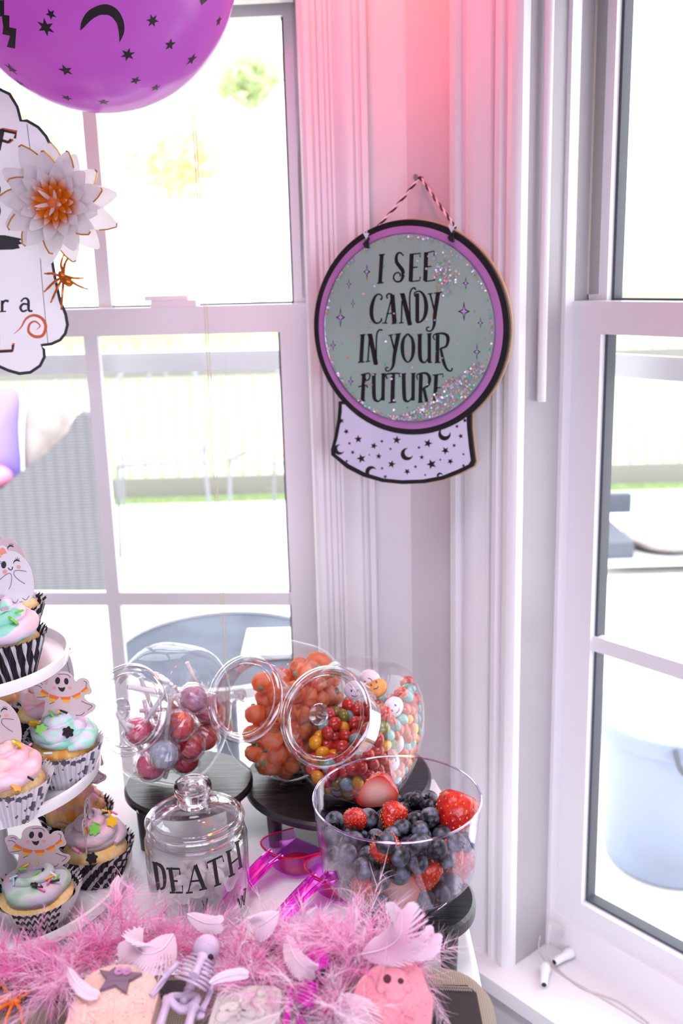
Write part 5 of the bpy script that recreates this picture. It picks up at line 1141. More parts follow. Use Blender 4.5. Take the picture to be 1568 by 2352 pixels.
# ================================================================== cloud-shaped paper sign on the left
pbr('paper', '#f6f2f8', .6, trans=.5); pbr('ink_orange_shadow', '#e0693a', .6)
CD = 1.17; CN = np.array([.05, -1., .0]); CN /= np.linalg.norm(CN); CP = dep(60, 560, CD); CXA = np.array([CN[1] * -1, CN[0], 0]); CXA = np.array([-CN[1], CN[0], 0])
CM4 = frame(CXA, np.array([0, 0, 1.]), CN, CP)
cs = thing('cloud_sign', 'white cloud-shaped paper sign with black border hanging in front of the window', 'sign', M=CM4)
def c2(px, py): p = onplane(px, py, CP, CN) - CP; return float(p @ CXA), float(p[2])
def cfn(z0, z1):
    def f(x, y, l): a = c2(x, y); return (a[0], a[1], z0 + (z1 - z0) * l)
    return f
half = [(-120, 168), (-60, 178), (-10, 200), (22, 216), (40, 245), (48, 277), (62, 277), (88, 292), (106, 313), (117, 336), (124, 400), (126, 500), (120, 600), (127, 640), (138, 690), (151, 722), (155, 746), (150, 766), (138, 781), (118, 790), (95, 793), (101, 802), (102, 820), (92, 840), (70, 855), (45, 858), (20, 851), (-10, 838), (-70, 830), (-130, 832)]
XM = -170
full = half + [(2 * XM - x, y) for x, y in half[::-1]]
def inset(poly, d):
    P = [np.array(p, float) for p in poly]; n = len(P); out = []
    for i in range(n):
        t = P[(i + 1) % n] - P[i - 1]; t /= np.hypot(*t); out.append(tuple(P[i] + np.array([-t[1], t[0]]) * d))
    return out
m = MB(); ribbon(m, full + [full[0]], 7, cfn(.0003, .0005), 0); m.obj('border', 'ink_black', cs, 0)
m = MB(); plate(m, full, cfn(0, .0003)); m.obj('paper_face', 'paper', cs, 0)
m = MB(); ribbon(m, [(62, 285), (85, 480), (96, 640), (110, 788)], 1.4, cfn(.0003, .0004)); m.obj('fold_line', 'ink_grey', cs, 0)
for nm, dx, mt, z in (('letter_shadow', 4, 'ink_orange_shadow', .0003), ('letter', 0, 'ink_black', .0005)):
    m = MB(); ribbon(m, [(6, 296), (-4, 345)], 11, cfn(z, z + .0002), 0); ribbon(m, [(0 + dx, 298 - dx * .5), (36 + dx * .5, 306 - dx), (34, 318)], 6, cfn(z, z + .0002), 0); ribbon(m, [(2 + dx, 322), (18 + dx, 327), (26 + dx, 320)], 6, cfn(z, z + .0002), 0); m.obj(nm + '_f', mt, cs, 0)
    m = MB(); ribbon(m, [(-6, 770), (-6, 806)], 11, cfn(z, z + .0002), 0); ribbon(m, [(-10 + dx, 808 - dx * .4), (28 + dx * .5, 806 - dx * .4), (30 + dx * .3, 792 - dx)], 6, cfn(z, z + .0002), 0); m.obj(nm + '_l', mt, cs, 0)
m = MB(); ribbon(m, [(5, 690), (5, 715)], 6, cfn(.0003, .0005), 0); ribbon(m, [(-4, 716), (14, 715)], 3, cfn(.0003, .0005), 0); ribbon(m, [(5, 700), (11, 691), (20, 692)], [4, 5, 6], cfn(.0003, .0005)); m.obj('letter_r', 'ink_black', cs, 0)
m = MB(); ribbon(m, [(48, 693), (56, 685), (65, 690), (66, 712), (75, 714)], [4, 4, 6, 6, 4], cfn(.0003, .0005)); ribbon(m, [(66, 700), (54, 698), (47, 706), (52, 715), (62, 712)], [4, 5, 6, 5, 4], cfn(.0003, .0005)); m.obj('letter_a', 'ink_black', cs, 0)
sw_ = [(32, 767), (48, 752), (60, 732), (78, 724), (97, 732), (105, 750), (98, 770), (80, 773), (66, 762), (68, 745), (80, 738), (92, 748), (84, 757)]
m = MB(); ribbon(m, sw_, [1, 3, 5, 6, 7, 7, 7, 7, 6, 5, 4, 3, 1], cfn(.0003, .0005)); m.obj('printed_swirl', 'ink_orange_shadow', cs, 0)
m = MB(); plate(m, [(-30, 540), (10, 540), (40, 546), (53, 549), (44, 553), (52, 560), (42, 562), (46, 570), (30, 573), (0, 574), (-30, 572)], cfn(.0003, .0005)); plate(m, ellipse(-4, 436, 6, 12), cfn(.0003, .0005)); plate(m, ellipse(-5, 484, 7, 14), cfn(.0003, .0005)); m.obj('brush_print', 'ink_black', cs, 0)
for xx in (-300, -60): a = c2(xx, 190); MB().tube([(a[0], a[1], -.0008), (a[0], CEIL - CP[2] - .003, -.0008)], .0008, 6).obj('hanging_string', 'cord_white', cs)
# silk flower pinned to it
def petal_mat():
    m, nt, out = newmat('petal'); b = nt.nodes.new('ShaderNodeBsdfPrincipled'); b.inputs['Roughness'].default_value = .6
    at = nt.nodes.new('ShaderNodeAttribute'); at.attribute_name = 'along'; mr = nt.nodes.new('ShaderNodeMapRange'); mr.inputs[1].default_value = .18; mr.inputs[2].default_value = .40; nt.links.new(at.outputs['Fac'], mr.inputs[0])
    c = mixcol(nt, lin('#f58a1e'), lin('#f6f0f2'), mr.outputs[0]); nt.links.new(c, b.inputs['Base Color'])
    t = nt.nodes.new('ShaderNodeBsdfTranslucent'); nt.links.new(c, t.inputs[0]); mx = nt.nodes.new('ShaderNodeMixShader'); mx.inputs[0].default_value = .4; nt.links.new(b.outputs[0], mx.inputs[1]); nt.links.new(t.outputs[0], mx.inputs[2]); nt.links.new(mx.outputs[0], out.inputs[0])
petal_mat(); pbr('gold_trim', '#d9a03a', .35, metal=.6)
FC = dep(130, 468, CD - .035); UN = 1 / (FPX / (CD - .035))
fl = thing('silk_flower', 'white silk flower with orange heart pinned to the cloud sign', 'flower', M=frame(CXA, np.array([0, 0, 1.]), CN, FC))
def petal(L, W, tw, cup, al0, nm='petal', seed=0, gold=False):
    rg = np.random.default_rng(seed); v = []; f = []; al = []; nu, nv = 9, 5
    for i in range(nu):
        t = i / (nu - 1); w_ = W * (math.sin(PI * min(t * .92 + .06, 1)) ** .7)
        for j in range(nv):
            s = j / (nv - 1) * 2 - 1; v.append((s * w_ / 2, t * L, cup * L * (t ** 1.6) - .12 * w_ * (1 - s * s) + .02 * L * math.sin(6 * t + seed) * s)); al.append(al0 + t * .75)
    for i in range(nu - 1):
        for j in range(nv - 1): f.append((i * nv + j, i * nv + j + 1, (i + 1) * nv + j + 1, (i + 1) * nv + j))
    m = MB(); m.add(v, f); me = m.mesh(nm, 'petal', 180, recalc=False); at = me.attributes.new('along', 'FLOAT', 'POINT'); at.data.foreach_set('value', np.array(al, np.float32)); return me, v, nu, nv
k = 0
for ring, (cnt, L, W, cup, tip, al0) in enumerate(((13, 130, 60, .06, .10, .16), (13, 104, 54, .22, .30, .06), (12, 74, 36, .40, .6, -.16), (13, 50, 18, .6, 1.0, -.34), (9, 34, 12, 1.1, 1.3, -.40), (5, 26, 9, 2.0, 1.3, .2))):
    for i in range(cnt):
        k += 1; a = 2 * PI * i / cnt + ring * .37; me, vv, nu, nv = petal(L * UN * RNG.uniform(.88, 1.1), W * UN, 0, cup, al0, seed=k)
        M = Matrix.Rotation(-a, 4, 'Z') @ Matrix.Translation((0, 4 * UN, .004 + ring * .003)); o = link('petal', me, fl, M)
        if ring < 2 and i % 2 == 0:
            ed = [V(vv[(nu - 1) * nv + j]) + V((0, 0, .0006)) for j in range(nv)] + [V(vv[(nu - 2 - q) * nv + nv - 1]) + V((0, 0, .0006)) for q in range(2)]; MB().tube(ed, .0009, 5).obj('gold_edge', 'gold_trim', o)
MB().ell((0, 0, .012), (.010, .010, .012), 16, 10).obj('flower_heart', 'ink_orange', fl, 180)
MB().lathe([(0, -.034), (.010, -.034), (.010, .004), (0, .004)], 16).obj('flower_back', 'spk_green', fl)
# plastic spiders
pbr('spider_copper', '#c9661d', .25, metal=.5, col2='#e08a2a', nscale=40); pbr('spider_orange', '#ee7a1e', .35)
def spider(M, mat, s, ends, label, head=(0, .55)):
    t = thing('toy_spider', label, 'toy spider', M=M)
    m = MB(); m.ell((0, -.55 * s, .32 * s), (.42 * s, .55 * s, .36 * s), 20, 12); m.obj('abdomen', mat, t, 180); m = MB(); m.ell((head[0] * s, .25 * s, .30 * s), (.32 * s, .42 * s, .28 * s), 18, 10); m.obj('head', mat, t, 180)
    for ex, ey in ends:
        sg_ = 1 if ex > 0 else -1; MB().tube(catmull([(.2 * s * sg_, ey * .12 * s + .1 * s, .3 * s), (ex * .45 * s, ey * .55 * s + .08 * s, .62 * s), (ex * .8 * s, ey * .85 * s, .45 * s), (ex * s, ey * s, .02 * s)], 5), [.13 * s] * 6 + [.11 * s] * 5 + [.08 * s] * 5, 8).obj('leg', mat, t)
    return t
LEGS = [(2.1, 1.9), (2.6, .7), (2.5, -.7), (1.9, -2.0), (-2.1, 1.9), (-2.6, .7), (-2.5, -.7), (-1.9, -2.0)]
p = onplane(148, 636, V(CP) + V(CN) * .002, CN)
spider(frame(CXA, np.array([0, 0, 1.]), CN, p) @ Matrix.Rotation(math.radians(38), 4, 'Z'), 'spider_copper', .0125, [(1.3, 1.5), (2.0, 1.2), (1.3, -1.2), (.9, -2.2), (-1.2, 1.4), (-2.4, .2), (-2.6, -.9), (-2.3, -2.0)], 'copper coloured toy spider clinging to the edge of the cloud sign')
# ================================================================== suitcase in front of the stands
def linen_mat():
    m, nt, out = newmat('linen'); b = nt.nodes.new('ShaderNodeBsdfPrincipled'); b.inputs['Roughness'].default_value = .8
    co = texco(nt, 'Object'); wx = nt.nodes.new('ShaderNodeTexWave'); wx.bands_direction = 'X'; wx.inputs['Scale'].default_value = 170; wx.inputs['Distortion'].default_value = .8; nt.links.new(co, wx.inputs[0])
    wy_ = nt.nodes.new('ShaderNodeTexWave'); wy_.bands_direction = 'Y'; wy_.inputs['Scale'].default_value = 150; wy_.inputs['Distortion'].default_value = .8; nt.links.new(co, wy_.inputs[0])
    mu = nt.nodes.new('ShaderNodeMath'); mu.operation = 'MULTIPLY'; nt.links.new(wx.outputs['Fac'], mu.inputs[0]); nt.links.new(wy_.outputs['Fac'], mu.inputs[1])
    nt.links.new(mixcol(nt, lin('#7d7364'), lin('#c3b8a6'), mu.outputs[0]), b.inputs['Base Color']); nt.links.new(bump(nt, mu.outputs[0], .4, .0005), b.inputs['Normal']); nt.links.new(b.outputs[0], out.inputs[0])
linen_mat(); pbr('black_leather', '#1b1d20', .42, bumps=.35, bscale=700, bdist=.0005); pbr('stitch_thread', '#a39c8e', .7)
KX0, KX1, KY0, KY1, KZ = -.62, .108, .40, .702, .858
sc_ = thing('suitcase', 'tan linen suitcase with black leather corners at the front of the table', 'suitcase', (0, 0, TZ))
def rrect(x0, x1, y0, y1, r, n=8):
    out = []
    for cx_, cy_, a0 in ((x1 - r, y1 - r, 0), (x0 + r, y1 - r, PI / 2), (x0 + r, y0 + r, PI), (x1 - r, y0 + r, 1.5 * PI)):
        for k in range(n + 1): a = a0 + PI / 2 * k / n; out.append((cx_ + r * math.cos(a), cy_ + r * math.sin(a)))
    return out
def shellbox(x0, x1, y0, y1, z0, z1, R, bev, mat, name, par):
    m = MB(); rows = []
    for d, z in ((bev * .4, z0), (0, z0 + bev * .4), (0, z1 - bev), (bev * .08, z1 - bev * .6), (bev * .3, z1 - bev * .28), (bev * .62, z1 - bev * .08), (bev, z1)): rows.append([(x, y, z) for x, y in rrect(x0 + d, x1 - d, y0 + d, y1 - d, max(R - d, .004))])
    n = len(rows[0]); v = [p for r in rows for p in r]; f = [(i * n + k, i * n + (k + 1) % n, (i + 1) * n + (k + 1) % n, (i + 1) * n + k) for i in range(len(rows) - 1) for k in range(n)]
    f += [tuple(range(n))[::-1], tuple(range((len(rows) - 1) * n, len(rows) * n))]; m.add(v, f); return m.obj(name, mat, par, 50)
H_ = KZ - TZ
shellbox(KX0, KX1, KY0, KY1, .0005, H_ * .46, .045, .006, 'linen', 'lower_shell', sc_)
shellbox(KX0, KX1, KY0, KY1, H_ * .50, H_, .045, .016, 'linen', 'lid', sc_)
shellbox(KX0 + .003, KX1 - .003, KY0 + .003, KY1 - .003, H_ * .44, H_ * .52, .043, .001, 'black_leather', 'seam_band', sc_)
def patch(poly, name='leather_patch'):
    m = MB(); m.extr(poly, H_ - .0004, H_ + .0011, lambda p, l: (p[0], p[1], l)); return m.obj(name, 'black_leather', sc_, 0)
def stitches(a, b, par, n):
    a, b = np.array(a), np.array(b); t = (b - a) / n; u = t / np.linalg.norm(t); w_ = np.array([-u[1], u[0]]); m = MB()
    for i in range(n):
        c = a + t * (i + .5)
        for s in (-1, 1): p, q = c + w_ * s * .0004, c + w_ * s * .0024 + u * .0016; m.tube([(p[0], p[1], H_ + .0012), (*((p + q) / 2), H_ + .0019), (q[0], q[1], H_ + .0012)], .0005, 5)
    m.obj('stitching', 'stitch_thread', par)
pa = patch([(.052, KY0 + .02), (KX1 - .014, KY0 + .03), (KX1 - .014, .660), (KX1 - .020, .669), (.050, .671)]); stitches((.050, .668), (KX1 - .018, .664), pa, 22)
pb = patch([(KX0 + .03, .664), (-.13, .664), (-.13, .684), (KX0 + .03, .684)]); stitches((KX0 + .03, .6655), (-.13, .6655), pb, 150)
# side leather corner
m = MB(); rr = [(x, y) for x, y in rrect(KX0, KX1, KY0, KY1, .045) if x > .05 and y < .665]; 

# ------------------------------------------------------------------ foam gravestones lying on the suitcase
pbr('foam_rose', '#ecc7ba', .85, col2='#e6bcae', nscale=30, bumps=.6, bscale=260, bdist=.0016); pbr('foam_grey', '#cfc6c2', .85, col2='#c4bab8', nscale=30, bumps=.6, bscale=220, bdist=.0016); pbr('foam_pink', '#e394a3', .85, col2='#dc8a9b', nscale=30, bumps=.6, bscale=260, bdist=.0016)
pbr('purple_wood', '#6f5568', .5, col2='#7f6478', nscale=14, nsc=(1, 9, 1), bumps=.2, bscale=60); pbr('sequin', '#d9a6d6', .2, metal=.5)
def foam_pits(col):
    pass
def gravestone(outline, cpx, z0, tilt, th, mat, label, extra):
    """outline traced on its own tilted plane; local x right, y up the stone, z out of its face"""
    n = np.array([0, -math.sin(tilt), math.cos(tilt)]); ya = np.array([0, math.cos(tilt), math.sin(tilt)]); xa = np.array([1., 0, 0]); P0 = Zat(*cpx, z0)
    t = thing('gravestone', label, 'gravestone', M=frame(xa, ya, n, P0), group='foam gravestones on the suitcase')
    def g2(px, py): p = onplane(px, py, P0, n) - P0; return float(p @ xa), float(p @ ya)
    def fn(z0_, z1_):
        def f(x, y, l): a = g2(x, y); return (a[0], a[1], z0_ + (z1_ - z0_) * l)
        return f
    ol = [g2(*p) for p in outline]; c = np.mean(ol, 0); m = MB(); rows = []
    for s, z in ((.99, -th), (1.0, -th * .9), (1.0, -th * .14), (.985, -th * .02), (.965, 0)): rows += [(c[0] + (x - c[0]) * s, c[1] + (y - c[1]) * s, z) for x, y in ol]
    N = len(ol); m.add(rows, [(i * N + k, i * N + (k + 1) % N, (i + 1) * N + (k + 1) % N, (i + 1) * N + k) for i in range(4) for k in range(N)] + [tuple(range(N))[::-1], tuple(range(4 * N, 5 * N))]); m.obj('slab', mat, t, 50)
    extra(t, fn, g2, mat); return t
def pits(t, fn, g2, area_, n, seed):
    rg = np.random.default_rng(seed); m = MB()
    for _ in range(n): a = g2(rg.uniform(*area_[0]), rg.uniform(*area_[1])); m.ell((a[0], a[1], .0), (rg.uniform(.0003, .0008), rg.uniform(.0003, .0006), .0002), 6, 4)
    m.obj('pits', 'foam_dark', t)
pbr('foam_dark', '#9c7a74', .9); pbr('socket_dark', '#5a2430', .9)
def x1(t, fn, g2, mat):
    for nm, S in (('letter_r', [([(192, 2352), (197, 2300)], 9), ([(196, 2302), (225, 2300), (226, 2318), (199, 2325)], 8), ([(205, 2325), (228, 2350)], 8)]), ('letter_i', [([(258, 2300), (252, 2352)], 10)]), ('letter_p', [([(300, 2352), (304, 2302)], 9), ([(303, 2302), (332, 2302), (332, 2322), (306, 2326)], 8)])):
        m = MB()
        for p, w_ in S: ribbon(m, p, w_, fn(-.0006, .0011), 0)
        m.obj(nm, mat, t, 30)
    m = MB(); st = [(230, 2234), (252, 2238), (266, 2228), (280, 2238), (327, 2241), (297, 2257), (291, 2286), (265, 2268), (230, 2280), (247, 2255)]
    m2 = MB(); plate(m2, st, fn(.0008, .0038)); o = m2.obj('wooden_star', 'purple_wood', t, 0)
    for x, y in ((275, 2239), (293, 2239)): a = g2(x, y); MB().lathe([(.0008, 0), (.0032, .0004), (.0034, .0008), (.0008, .0006)], 18, Matrix.Translation((a[0], a[1], .0039))).obj('sequin', 'sequin', o)
    pits(t, fn, g2, ((180, 355), (2235, 2352)), 60, 1)
gravestone(catmull([(110, 2440), (140, 2375), (165, 2300), (192, 2248), (235, 2221), (288, 2213), (332, 2224), (358, 2248), (364, 2280), (352, 2330), (342, 2380), (338, 2440)], 4, True), (260, 2310), .893, .30, .017, 'foam_rose', 'pale pink foam gravestone with a purple wooden star', x1)
def x2(t, fn, g2, mat):
    m = MB()
    for p, w_ in (([(505, 2325), (530, 2312), (560, 2316), (590, 2328)], 12), ([(512, 2340), (545, 2330), (585, 2338)], 9), ([(555, 2285), (548, 2345)], 8)): ribbon(m, p, w_, fn(-.0006, .0022))
    for x, y, r in ((512, 2336, .006), (596, 2326, .005), (535, 2318, .0045), (600, 2282, .004), (575, 2330, .005)): a = g2(x, y); m.ell((a[0], a[1], .0002), (r, r * .8, .0026), 14, 8)
    m.obj('relief', mat, t, 60); pits(t, fn, g2, ((500, 640), (2275, 2352)), 40, 2)
gravestone(catmull([(462, 2440), (472, 2375), (488, 2310), (508, 2272), (545, 2264), (600, 2262), (636, 2266), (648, 2284), (640, 2330), (628, 2380), (618, 2440)], 4, True), (560, 2310), .893, .26, .019, 'foam_grey', 'grey foam gravestone with lumpy bone relief between the two skeletons', x2)
def x3(t, fn, g2, mat):
    for nm, S in (('letter_r', [([(828, 2348), (828, 2300)], 8), ([(828, 2302), (858, 2312), (856, 2330), (832, 2326)], 8)]), ('letter_i', [([(888, 2315), (884, 2356)], 9)]), ('letter_p', [([(925, 2368), (922, 2325)], 8), ([(922, 2326), (952, 2338), (948, 2354), (926, 2346)], 8)])):
        m = MB()
        for p, w_ in S: ribbon(m, p, w_, fn(-.0006, .0012), 0)
        m.obj(nm, mat, t, 30)
    a = g2(902, 2256); m = MB(); m.ell((a[0], a[1], .0005), (.0115, .0105, .0065), 20, 12); m.ell((a[0] + .001, a[1] - .0095, -.0005), (.0085, .0060, .0040), 16, 10); m.ell((a[0] - .009, a[1] - .004, 0), (.004, .005, .004), 12, 8); m.ell((a[0] + .010, a[1] - .005, 0), (.004, .004, .0036), 12, 8); o = m.obj('skull_relief', mat, t, 180)
    m = MB(); m.ell((a[0] - .0038, a[1] - .001, .0060), (.0034, .0036, .0014), 12, 8); m.ell((a[0] + .0050, a[1] - .0026, .0054), (.0028, .0024, .0014), 12, 8); m.obj('eye_sockets', 'socket_dark', o, 180)
    pits(t, fn, g2, ((820, 985), (2230, 2352)), 60, 3)
gravestone(catmull([(796, 2440), (802, 2350), (808, 2290), (828, 2245), (868, 2214), (912, 2202), (945, 2208), (968, 2228), (979, 2258), (986, 2276), (995, 2290), (992, 2330), (982, 2390), (974, 2440)], 4, True), (900, 2300), .897, .34, .017, 'foam_pink', 'bright pink foam gravestone with a skull at the right of the suitcase', x3)

# ------------------------------------------------------------------ little plastic skeletons
pbr('bone_lilac', '#cdb7d2', .45); pbr('bone_magenta', '#d41fae', .35)
def skeleton(mat, org, zs, label, kind):
    """bones laid out on the suitcase; f maps crop pixels (3.409x from 300,2040) to a gently raised plane"""
    t = thing('toy_skeleton', label, 'toy skeleton', Zat(300 + org[0] / 3.409, 2040 + org[1] / 3.409, KZ + .002), 'toy skeletons on the suitcase'); L = V(t.location)
    def f(x, y, h=0.): return V(Zat(300 + x / 3.409, 2040 + y / 3.409, zs + h)) - L
    k = .00034 / 1.0                                                     # metres per crop pixel here
    def bone(pts, r, name, n=8):
        P = catmull(pts, 5); R = [r * (1.5 if i in (0, len(P) - 1) else 1.0 + .35 * (abs(i / (len(P) - 1) - .5) * 2) ** 3) for i in range(len(P))]
        return MB().tube(P, R, n).obj(name, mat, t)
    def hand(wx, wy_, dx, dy):
        d = np.array([dx, dy], float); d /= np.hypot(*d); s = np.array([-d[1], d[0]]); m = MB(); o = None
        for q, (off, ln) in enumerate(((-24, 46), (-12, 66), (0, 74), (12, 68), (24, 52))):
            a = np.array([wx, wy_]) + s * off * .35; b = np.array([wx, wy_]) + s * off + d * ln * .45; c = np.array([wx, wy_]) + s * off * 1.25 + d * ln * .75; e_ = np.array([wx, wy_]) + s * off * 1.35 + d * ln
            MB().tube([f(*a, .001), f(*b, .003), f(*c, .003), f(*e_, 0)], [.0014, .0012, .0011, .0008], 7).obj('finger', mat, t)
    if kind == 'a':
        ax0, ax1 = np.array([462., 760]), np.array([560., 540]); d = (ax1 - ax0) / np.linalg.norm(ax1 - ax0); s = np.array([-d[1], d[0]])
        for i in range(7):                                               # ribs
            u = i / 6; c = ax0 + (ax1 - ax0) * (.12 + .88 * u); w_ = 142 * math.sqrt(max(.12, 1 - (u * 1.05 - .35) ** 2 * 1.25)); P = []
            for a in np.linspace(-.25 * PI, 1.25 * PI, 17): q = c + s * w_ * math.cos(a) + d * (-14 * math.cos(a) ** 2); P.append(f(q[0], q[1], .008 + .021 * math.sin(a) + .006 * u))
            MB().tube(P, .0010, 7).obj('rib', mat, t)
        bone([f(*(ax0 + (ax1 - ax0) * .35), .033), f(*(ax0 + (ax1 - ax0) * .7), .035), f(*ax1, .033)], .0028, 'breastbone')
        for i in range(9):
            q = np.array([425., 880]) + (ax1 - np.array([425., 880])) * (i / 8); m = MB(); p = f(*q, .004); m.ell(p, (.0042, .0042, .0034), 12, 8); m.obj('vertebra', mat, t, 180)
        P = []
        for a in np.linspace(0, 2 * PI, 24, endpoint=False): P.append(f(415 + 92 * math.cos(a) * (1 + .15 * math.cos(2 * a)), 885 + 52 * math.sin(a) - 18 * math.cos(2 * a), .004 + .006 * math.cos(a) ** 2))
        MB().tube(P, .0030, 8, closed=True).obj('pelvis', mat, t)
        for sx in (-1, 1): MB().tube(catmull([f(415 + sx * 25, 905), f(415 + sx * 48, 940, .004), f(415 + sx * 22, 965, .003), f(415 + sx * 8, 930, .002)], 5), .0022, 7).obj('pelvis_ring', mat, t)
        bone([f(372, 588, .016), f(320, 640, .014), f(268, 692, .010)], .0021, 'upper_arm'); bone([f(266, 696, .010), f(215, 760, .010), f(158, 842, .008)], .0014, 'forearm'); bone([f(280, 704, .008), f(232, 775, .008), f(172, 852, .008)], .0012, 'forearm'); hand(158, 858, -25, 60)
        bone([f(648, 680, .012), f(640, 740, .010), f(622, 800, .006)], .0021, 'upper_arm'); bone([f(618, 806, .006), f(592, 870, .007), f(556, 945, .006)], .0014, 'forearm'); bone([f(632, 812, .006), f(606, 880, .007), f(570, 952, .006)], .0012, 'forearm'); hand(558, 965, -35, 55)
        bone([f(290, 880, .008), f(262, 970, .010), f(225, 1090, .006)], .0030, 'thigh_bone'); bone([f(492, 930, .008), f(470, 1010, .010), f(445, 1110, .006)], .0030, 'thigh_bone')
        sk = f(592, 478, .012)
    else:
        ax0, ax1 = np.array([1350., 900]), np.array([1420., 745]); d = (ax1 - ax0) / np.linalg.norm(ax1 - ax0); s = np.array([-d[1], d[0]])
        for i in range(7):
            u = i / 6; c = ax0 + (ax1 - ax0) * u; w_ = 92 * math.sqrt(max(.15, 1 - (u - .4) ** 2 * 1.6)); P = []
            for a in np.linspace(-.2 * PI, 1.2 * PI, 15): q = c + s * w_ * math.cos(a); P.append(f(q[0], q[1], .010 + .018 * math.sin(a)))
            MB().tube(P, .0010, 7).obj('rib', mat, t)
        for i in range(8): q = np.array([1330., 1010]) + (ax1 - np.array([1330., 1010])) * (i / 7); m = MB(); m.ell(f(*q, .003), (.004, .004, .0032), 12, 8); m.obj('vertebra', mat, t, 180)
        bone([f(1300, 778, .014), f(1258, 790, .012), f(1246, 900, .010)], .0022, 'upper_arm'); bone([f(1244, 905, .010), f(1228, 985, .010), f(1206, 1090, .008)], .0024, 'forearm'); bone([f(1318, 1030, .006), f(1345, 1090, .008)], .0026, 'thigh_bone')
        sk = f(1462, 590, .016)
    sk = V(sk); m = MB(); m.ell(sk, (.0105, .0115, .0105), 20, 14); m.ell(sk + V((.001, -.006, -.007)), (.0065, .0065, .006), 14, 10); o = m.obj('skull', mat, t, 180)
    m = MB(); m.ell(sk + V((-.0042, -.0098, .0005)), (.0026, .0022, .0028), 10, 8); m.ell(sk + V((.0042, -.0098, .0005)), (.0026, .0022, .0028), 10, 8); m.ell(sk + V((0, -.0112, -.0045)), (.0013, .0012, .0016), 8, 6); m.obj('eye_sockets', 'ink_black', o, 180)
    return t
skeleton('bone_lilac', (430, 800), .888, 'lilac toy skeleton sprawled between two gravestones', 'a')
skeleton('bone_magenta', (1380, 820), .882, 'magenta toy skeleton half buried under pink feathers', 'b')
p = Zat(655, 2234, KZ + .013); pbr('mirror_gold', '#d9c48a', .12, metal=1.)
rg = np.random.default_rng(5); t = thing('mirror_ball', 'tiny gold mirror-tiled ball nestled in the pink feathers', 'ornament', p)
MB().ell((0, 0, 0), .0105, 16, 10).obj('core', 'gold_trim', t, 180)
til = MB(); til.box((-.0019, -.0019, 0), (.0019, .0019, .0009)); tm = til.mesh('mirror_tile', 'mirror_gold', 0)
for i in range(70):
    a = i * 2.39996; z = 1 - 2 * (i + .5) / 70; d = V((math.sqrt(1 - z * z) * math.cos(a), math.sqrt(1 - z * z) * math.sin(a), z)); link('mirror_tile', tm, t, Matrix.Translation(d * .0104) @ d.to_track_quat('Z', 'Y').to_matrix().to_4x4())
p = Zat(29, 2308, KZ + .003)
spider(Matrix.Translation(V(p)) @ Matrix.Rotation(math.radians(-100), 4, 'Z'), 'spider_orange', .0108, LEGS, 'bright orange toy spider at the front left of the suitcase')

# ------------------------------------------------------------------ feather boa
def fluff_mat(name, base, tip, tr=.35):
    m, nt, out = newmat(name); d = nt.nodes.new('ShaderNodeBsdfDiffuse'); t = nt.nodes.new('ShaderNodeBsdfTranslucent')
    at = nt.nodes.new('ShaderNodeAttribute'); at.attribute_name = 'tone'; sp_ = nt.nodes.new('ShaderNodeSeparateXYZ'); nt.links.new(at.outputs['Vector'], sp_.inputs[0])
    c = mixcol(nt, mixcol(nt, lin(base), lin(tip), sp_.outputs[0]), lin('#fff0fa'), sp_.outputs[1]); nt.links.new(c, d.inputs[0]); nt.links.new(c, t.inputs[0])
    mx = nt.nodes.new('ShaderNodeMixShader'); mx.inputs[0].default_value = tr; nt.links.new(d.outputs[0], mx.inputs[1]); nt.links.new(t.outputs[0], mx.inputs[2]); nt.links.new(mx.outputs[0], out.inputs[0])
fluff_mat('marabou', '#f75ab4', '#fdbde9'); fluff_mat('vane', '#f4b6d4', '#fae6f2')
boa = thing('feather_boa', 'fluffy pink feather boa lying across the back of the suitcase', 'feather boa', Zat(480, 2180, KZ))
BL = V(boa.location)
paths = [[(-90, 2242, .012), (10, 2232, .016), (90, 2222, .020), (170, 2214, .024), (250, 2190, .020), (330, 2172, .008), (420, 2180, .004), (500, 2188, .004), (580, 2190, .010), (660, 2185, .022), (740, 2195, .028), (820, 2208, .032), (890, 2208, .034), (945, 2212, .030)],
         [(520, 2225, .024), (560, 2236, .026), (600, 2240, .028), (680, 2228, .03), (760, 2262, .030), (760, 2308, .028), (735, 2335, .024)]]
v = []; fcs = []; tone = []
rg = np.random.default_rng(21)
def barb(p, d, L, w0, wht, curl, seg=5):
    """one thin curved barb as a tapering two-sided ribbon"""
    d = d / np.linalg.norm(d); side = np.cross(d, rg.normal(size=3)); side /= np.linalg.norm(side) + 1e-9; bend = np.cross(side, d) * curl + np.array([0, 0, -.25]) * rg.uniform(0, 1)
    o = len(v)
    for i in range(seg + 1):
        t = i / seg; q = p + d * L * t + bend * L * t * t; w_ = w0 * (1 - .85 * t); v.append(q - side * w_); v.append(q + side * w_); tone.extend([(t, wht, 0)] * 2)
    for i in range(seg): fcs.append((o + 2 * i, o + 2 * i + 1, o + 2 * i + 3, o + 2 * i + 2))
def tuft(p, axis, n, L, wht, spread=.9):
    axis = axis / np.linalg.norm(axis)
    for k in range(n):
        d = axis + rg.normal(size=3) * spread * .55; barb(p + rg.normal(size=3) * .002, d, L * rg.uniform(.55, 1.15), rg.uniform(.00018, .00042), max(0, min(1, wht + rg.normal() * .18)), rg.normal() * .35)
